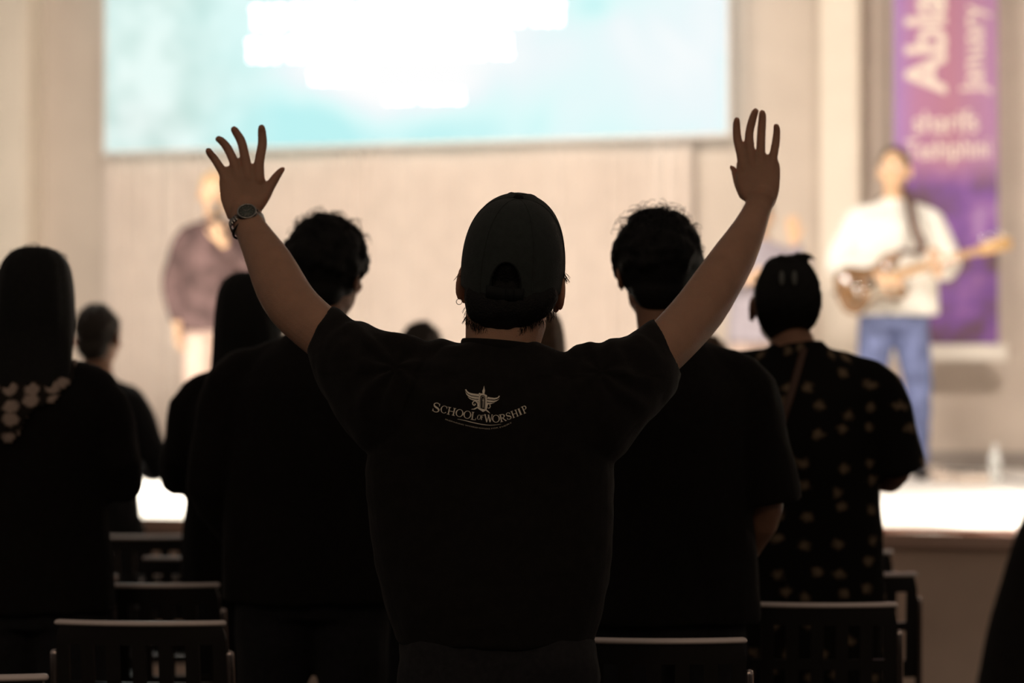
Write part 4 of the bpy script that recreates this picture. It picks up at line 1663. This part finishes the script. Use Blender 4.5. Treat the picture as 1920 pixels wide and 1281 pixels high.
SG = at(402, 13.2, ZS)
sg, _, SHm, _ = person('singer in a plum top and pale trousers on stage, holding a microphone', SG, pi, 1.655, .98,
                       {-1: ((-.245, .06, 1.17), (-.075, .215, 1.335), (.25, .1, 1), (-.5, .8, 0), 1.0), 1: ((.25, -.01, 1.10), (.205, .06, .87), (0, .25, -1), (1, 0, 0), .5)},
                       'plum', 'long', 'pink_trousers', hair='short', hair_m='hair_blond', skin='skin_far', seed=111, shoes='shoe', voxel=.007, loose=1.3)
person('singer in pale clothes with one hand lifted high, at the back of the stage', at(1424, 13.25, ZS), pi, 1.52, .98,
       {-1: ((-.300, .05, 1.24), (-.205, .12, 1.47), (.12, .05, 1), (0, -1, 0), .15), 1: ((.24, .05, 1.2), (.10, .2, 1.22), (-.6, .5, .5), (0, .7, .7), .6)},
       'lavender', 'long', 'pink_trousers', hair='short', hair_m='hair_brown', skin='skin_far', seed=121, voxel=.007, loose=1.3)
GT = at(1676, 12.75, ZS)
gt, _, GHm, _ = person('guitarist in a baggy white sweater and blue jeans, playing on stage', GT, pi, 1.745, 1.05,
                       {1: ((.300, .02, 1.135), (.13, .255, 1.075), (-.85, .3, -.25), (.2, .8, .5), .55), -1: ((-.275, .05, 1.13), (-.185, .255, 1.085), (-.1, -.1, 1), (-.75, .65, 0), .9)},
                       'white_sweater', 'long', 'jeans', hair='short', hair_m='hair_brown', skin='skin_far', seed=131, head=(0, 0, radians(-18)), stance=.125,
                       shoes='shoe', voxel=.007, loose=2.3, hem=.87)

# microphone in the singer's hand
hp = Matrix.Translation(SG) @ Matrix.Rotation(pi, 4, 'Z')
k_ = 1.655 / 1.75
m0, m1 = hp @ (Vector((-.075, .235, 1.37)) * k_), hp @ (Vector((-.015, .165, 1.565)) * k_)
mic = empty('microphone', m0, 'dark handheld microphone lifted to the mouth of the plum-topped singer', 'microphone')
bm = bmesh.new()
tube(bm, [(*m0, .011), (*m0.lerp(m1, .5), .014), (*m0.lerp(m1, .82), .018)], n=16)
plug('handle', bm, M['dark_steel'], mic)
bm = bmesh.new()
ell(bm, m0.lerp(m1, .93), (.026, .026, .028))
plug('grille', bm, M['steel'], mic)

# electric guitar
g0 = Vector(at(1640, 12.75, ZS))                 # under the body of the guitar
ax = Vector((cos(radians(17)), -.06, sin(radians(17)))).normalized()      # along the neck
n3 = Vector((0, -1, 0)) - ax * (-ax.y)
n3.normalize()
up = n3.cross(ax).normalized()
if up.z < 0:
    up = -up
GC = Vector((P(1640, 531, 12.50).x, 12.50, P(1640, 531, 12.50).z))
gui = empty('electric_guitar', GC, 'brown electric guitar with bright tuning pegs, held by the white-sweatered musician', 'guitar')


def gl(a, b, c=0.0):
    return GC + ax * a + up * b + n3 * c


outline = cr([(-.200, .02), (-.185, .095), (-.12, .128), (-.05, .098), (.02, .088), (.09, .128), (.165, .118), (.155, .075), (.118, .045), (.118, -.035), (.15, -.075), (.14, -.112), (.075, -.115),
              (.01, -.085), (-.05, -.098), (-.12, -.132), (-.185, -.10), (-.205, -.03), (-.200, .02)], 4)[:-1]
bm = bmesh.new()
rings(bm, [[gl(x * f, y * f, c) for x, y in outline] for f, c in ((.97, -.022), (1, -.016), (1, .014), (.97, .021))])
sb_m = mat('sunburst_wood', (.20, .105, .045), .25, 0, .5, .3, 6, coat=.6)
plug('guitar_body', bm, sb_m, gui)
bm = bmesh.new()
pg = cr([(-.06, -.08), (-.02, -.015), (.05, .02), (.11, .05), (.13, .02), (.125, -.05), (.10, -.09), (.03, -.07), (-.06, -.08)], 3)[:-1]
rings(bm, [[gl(x, y, c) for x, y in pg] for c in (.0215, .0240)])
plug('pickguard', bm, mat('cream_plate', (.45, .38, .30), .4, 0, .4), gui)
bm = bmesh.new()
tube(bm, [(*gl(.08, .005, .022), .026, .010), (*gl(.35, .005, .022), .023, .010), (*gl(.555, .005, .022), .0205, .010)], n=14, side=up, smooth=1)
plug('guitar_neck', bm, mat('maple_neck', (.52, .30, .13), .35, 0, .4), gui)
bm = bmesh.new()
hs = [(.545, -.020), (.60, -.030), (.72, -.035), (.735, .0), (.71, .040), (.62, .036), (.575, .030), (.545, .025)]
rings(bm, [[gl(x, y, c) for x, y in hs] for c in (.008, .022)])
plug('headstock', bm, mat('maple_headstock', (.62, .38, .17), .35, 0, .4), gui)
for i in range(6):
    bm = bmesh.new()
    q = gl(.59 + i * .022, .050, .016)
    tube(bm, [(*gl(.59 + i * .022, .020, .016), .004), (*q, .004)], n=8, smooth=1)
    ell(bm, q + up * .006, (.0075, .006, .011), None, 10)
    cyl(bm, gl(.59 + i * .022, .012, .020), gl(.59 + i * .022, .012, .034), .005, .005, 10)
    plug('tuning_peg', bm, M['chrome'], gui)
for i in range(6):
    bm = bmesh.new()
    y = -.013 + i * .0056
    tube(bm, [(*gl(-.10, y * 1.5, .030), .0007), (*gl(.56, y + .003, .036), .0006)], n=5, smooth=1)
    plug('guitar_string', bm, M['chrome'], gui)
for x in (-.01, .07):
    bm = bmesh.new()
    box(bm, gl(x, 0, .026), (.022, .075, .008), Matrix((ax, up, n3)).transposed(), .003)
    plug('pickup', bm, M['dark_steel'], gui)
bm = bmesh.new()
box(bm, gl(-.10, 0, .026), (.02, .085, .012), Matrix((ax, up, n3)).transposed(), .003)
plug('bridge', bm, M['chrome'], gui)
for x, y in ((-.12, -.07), (-.09, -.09), (-.15, -.05)):
    bm = bmesh.new()
    cyl(bm, gl(x, y, .020), gl(x, y, .032), .010, .008, 14)
    plug('control_knob', bm, M['dark_steel'], gui)
# strap over the shoulder
bm = bmesh.new()
sp = [P(1752, 492, 12.52), P(1728, 470, 12.50), P(1716, 430, 12.47), P(1708, 392, 12.50), P(1702, 366, 12.58), P(1690, 352, 12.72), P(1655, 372, 12.93), P(1610, 430, 12.96), P(1585, 500, 12.86), P(1583, 530, 12.62), P(1590, 538, 12.52)]
sp[0] = gl(.16, .12, .0)
sp[-1] = gl(-.205, .0, .0)
tube(bm, [(*p, .024, .0018) for p in sp], n=8, side=(1, 0, 0), smooth=4)
plug('strap', bm, mat('guitar_strap', (.12, .07, .055), .8), gui)


# ---------------------------------------------------------------- chairs
CH_H = .87


def make_chair(label):
    c = empty('chair', (0, 0, 0), label, 'chair', 'rows of dark chairs')
    # back shell: gently curved, with two rows of hand-sized slots
    bm = bmesh.new()
    W2, zt, zl = .190, CH_H, .585
    NX, NZ = 39, 24

    def sp_(i, j, off):
        u = -1 + 2 * i / NX
        z = zl + (zt - zl) * j / NZ
        rnd_ = max(0, (j / NZ - .82) / .18)
        x = u * (W2 - .012 * rnd_ ** 2)
        y = -.235 - (z - zl) * .16 + .028 * (1 - u * u) * -1 + off
        return Vector((x, y, z))
    g = {}
    for off, key in ((0, 0), (.014, 1)):
        for i in range(NX + 1):
            for j in range(NZ + 1):
                g[i, j, key] = bm.verts.new(sp_(i, j, off))

    def hole(i, j):
        return (4 <= j < 11 or 13 <= j < 20) and 3 <= i < 36 and (i - 3) % 6 < 3

    def f(*k):
        bm.faces.new([g[q] for q in k])
    for i in range(NX):
        for j in range(NZ):
            if hole(i, j):
                for (a, b, di, dj) in (((i, j), (i, j + 1), -1, 0), ((i + 1, j), (i + 1, j + 1), 1, 0), ((i, j), (i + 1, j), 0, -1), ((i, j + 1), (i + 1, j + 1), 0, 1)):
                    if not hole(i + di, j + dj):
                        f((*a, 0), (*b, 0), (*b, 1), (*a, 1))
                continue
            f((i, j, 0), (i + 1, j, 0), (i + 1, j + 1, 0), (i, j + 1, 0))
            f((i, j, 1), (i, j + 1, 1), (i + 1, j + 1, 1), (i + 1, j, 1))
    for i in range(NX):
        f((i, 0, 0), (i, 0, 1), (i + 1, 0, 1), (i + 1, 0, 0))
        f((i, NZ, 0), (i + 1, NZ, 0), (i + 1, NZ, 1), (i, NZ, 1))
    for j in range(NZ):
        f((0, j, 0), (0, j + 1, 0), (0, j + 1, 1), (0, j, 1))
        f((NX, j, 0), (NX, j, 1), (NX, j + 1, 1), (NX, j + 1, 0))
    for v in [v for v in bm.verts if not v.link_faces]:
        bm.verts.remove(v)
    link('backrest', tomesh(bm, 'backrest'), M['chair_plastic'], c, False)
    # rounded glossy top rim
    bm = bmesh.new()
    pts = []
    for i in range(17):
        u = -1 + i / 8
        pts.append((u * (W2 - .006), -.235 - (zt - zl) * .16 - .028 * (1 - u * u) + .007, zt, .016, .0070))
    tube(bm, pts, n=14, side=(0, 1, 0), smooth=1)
    link('top_rim', tomesh(bm, 'top_rim'), M['chair_edge_highlight'], c)
    # seat
    bm = bmesh.new()
    rr = []
    for z, k in ((.435, .96), (.445, 1.0), (.462, 1.0), (.470, .96)):
        ring = []
        for i in range(32):
            a = 2 * pi * i / 32
            ca, sa = cos(a), sin(a)
            ring.append(Vector((.215 * k * math.copysign(abs(ca) ** .45, ca), -.035 + .180 * k * math.copysign(abs(sa) ** .45, sa), z + (.012 * ca * ca))))
        rr.append(ring)
    rings(bm, rr)
    link('seat', tomesh(bm, 'seat'), M['chair_plastic'], c)
    for s in (-1, 1):
        bm = bmesh.new()       # rear upright running down into the rear leg
        tube(bm, [(s * .200, -.300, .007, .011), (s * .200, -.245, .44, .011), (s * .199, -.232, .56, .011), (s * .196, -.262, .80, .010)], n=12, smooth=3, round0=False)
        link('leg', tomesh(bm, 'leg'), M['chair_steel'], c)
        bm = bmesh.new()
        tube(bm, [(s * .205, .225, .007, .011), (s * .200, .190, .425, .011), (s * .200, .17, .436, .011), (s * .200, -.225, .436, .011)], n=12, smooth=1, round0=False)
        link('leg', tomesh(bm, 'leg'), M['chair_steel'], c)
        for y in (-.300, .225):
            bm = bmesh.new()
            cyl(bm, (s * .2 + s * .003, y, .001), (s * .2 + s * .003, y, .022), .015, .013, 12)
            link('foot_cap', tomesh(bm, 'foot_cap'), M['chair_plastic'], c)
    bm = bmesh.new()
    tube(bm, [(-.2, -.285, .15, .008), (.2, -.285, .15, .008)], n=10, smooth=1)
    link('stretcher', tomesh(bm, 'stretcher'), M['chair_steel'], c)
    return c


def copy_thing(o):
    c = o.copy()
    col.objects.link(c)
    for ch in list(o.children):
        k = ch.copy()
        col.objects.link(k)
        k.parent = c
    return c


ROWY = (4.08, 5.10, 6.00, 6.92, 7.77)
chairs = [  # row, centre px, label
    (0, -92, 'dark chair at the very bottom corner, only its top rim showing'),
    (1, 283, 'dark chair with the widest pale gleam along its top rim'),
    (1, 1235, 'dark chair right behind the curly-haired person in the black T-shirt'),
    (2, 280, 'dark slotted chair showing its pale rim just above the largest gleaming rim'),
    (2, 1538, 'dark chair backing the broad person in the flower-dotted shirt'),
    (3, 105, 'dark chair whose corner peeps out beside the scarf wearer'),
    (3, 400, 'dark chair with its short pale rim below the yellow gleam'),
    (3, 1592, 'dark chair by the aisle, its rim beside the flower-dotted shirt'),
    (4, 285, 'smallest dark chair, directly under the glaring white deck'),
    (4, 1560, 'dark chair by the aisle, nearest the stage front'),
]
first = None
for rw, px, lab in chairs:
    d = ROWY[rw] / (1 + .0000693 * (px - 960))
    if first is None:
        first = make_chair(lab)
        ob = first
    else:
        ob = copy_thing(first)
    ob['label'] = lab
    # the rim stands .25 m behind the seat centre
    ob.location = ((px - 960) / FPX * d, d + .26, 0)
    ob.rotation_euler = (0, 0, radians(-4 + (hash_ := (rw * 7 + px) % 5) * .8))
del ob['group']
for o in bpy.data.objects:
    if o.name.startswith('chair') and o.parent is None and 'group' not in o and o.get('category') == 'chair':
        o['group'] = 'rows of dark chairs'

# ---------------------------------------------------------------- things lying on the stage
def on_stage(px, py):
    """point on the deck seen at a measured pixel"""
    a = P(px, py, 1.0) - Vector((0, 0, CAMZ))
    t = (ZS - CAMZ) / a.z
    return Vector((0, 0, CAMZ)) + a * t


random.seed(12)
for px, py, sx, lab in ((1745, 893, .14, 'small pale box beside the shoe of the guitarist'), (1776, 905, .15, 'low pale effects pedal, middle of the three by the guitarist'),
                        (1822, 908, .17, 'wide grey effects pedal farthest along from the guitarist')):
    p = on_stage(px, py)
    t = empty('effects_pedal', p, lab, 'effects pedal', 'pedals on the deck', rz=random.uniform(-.5, .3))
    bm = bmesh.new()
    rot = Matrix.Rotation(t.rotation_euler.z, 3, 'Z')
    box(bm, p + Vector((0, 0, .026)), (sx, .10, .050), rot, .008)
    link('casing', tomesh(bm, 'casing'), mat('pedal_casing', (.62, .52, .44), .5, 0, .4), t, False)
    for kx in (-.3, .3):
        bm = bmesh.new()
        cyl(bm, p + rot @ Vector((kx * sx, .02, .051)), p + rot @ Vector((kx * sx, .02, .064)), .009, .008, 12)
        link('control_knob', tomesh(bm, 'control_knob'), M['dark_steel'], t)
    bm = bmesh.new()
    cyl(bm, p + rot @ Vector((0, -.028, .051)), p + rot @ Vector((0, -.028, .062)), .012, .010, 14)
    link('foot_switch', tomesh(bm, 'foot_switch'), M['chrome'], t)
p = on_stage(1866, 905)
bt = empty('water_bottle', p, 'clear water bottle standing on the deck under the banner', 'bottle')
glass = bpy.data.materials.new('clear_plastic')
glass.use_nodes = True
gb = glass.node_tree.nodes['Principled BSDF']
gb.inputs['Base Color'].default_value = (.93, .95, .93, 1)
gb.inputs['Roughness'].default_value = .12
gb.inputs['Transmission Weight'].default_value = .55
gb.inputs['IOR'].default_value = 1.33
bm = bmesh.new()
rr = []
for z, r in ((0.002, .030), (.01, .033), (.05, .033), (.06, .031), (.07, .033), (.12, .033), (.145, .026), (.165, .013), (.178, .013)):
    rr.append([p + Vector((r * cos(2 * pi * i / 24), r * sin(2 * pi * i / 24), z)) for i in range(24)])
rings(bm, rr)
link('bottle_body', tomesh(bm, 'bottle_body'), glass, bt)
bm = bmesh.new()
cyl(bm, p + Vector((0, 0, .178)), p + Vector((0, 0, .195)), .015, .015, 18)
link('bottle_cap', tomesh(bm, 'bottle_cap'), mat('bottle_cap', (.75, .75, .72), .5), bt)
# cables
bm = bmesh.new()
q = [on_stage(1750, 886), on_stage(1800, 887), on_stage(1842, 890), on_stage(1905, 905), on_stage(1960, 915)]
tube(bm, [(v.x, v.y + .03 * sin(i * 3), ZS + .0065, .006) for i, v in enumerate(q)], n=8, smooth=6)
o = link('cable', tomesh(bm, 'cable'), mat('dark_cable', (.05, .045, .04), .5), None)
tag(o, 'dark cable winding past the pedals towards the edge of the picture', 'cable')
bm = bmesh.new()
pts = []
for i in range(26):
    u = 1.05 + i * .075
    pts.append((*S(u, .05 + .03 * sin(i * 1.3) + .015 * sin(i * 3.1), ZS + .010), .009))
tube(bm, pts, n=8, smooth=3)
o = link('cable', tomesh(bm, 'cable'), mat('red_brown_cable', (.40, .20, .15), .5), None)
tag(o, 'reddish cable lying along the front edge of the white deck', 'cable')
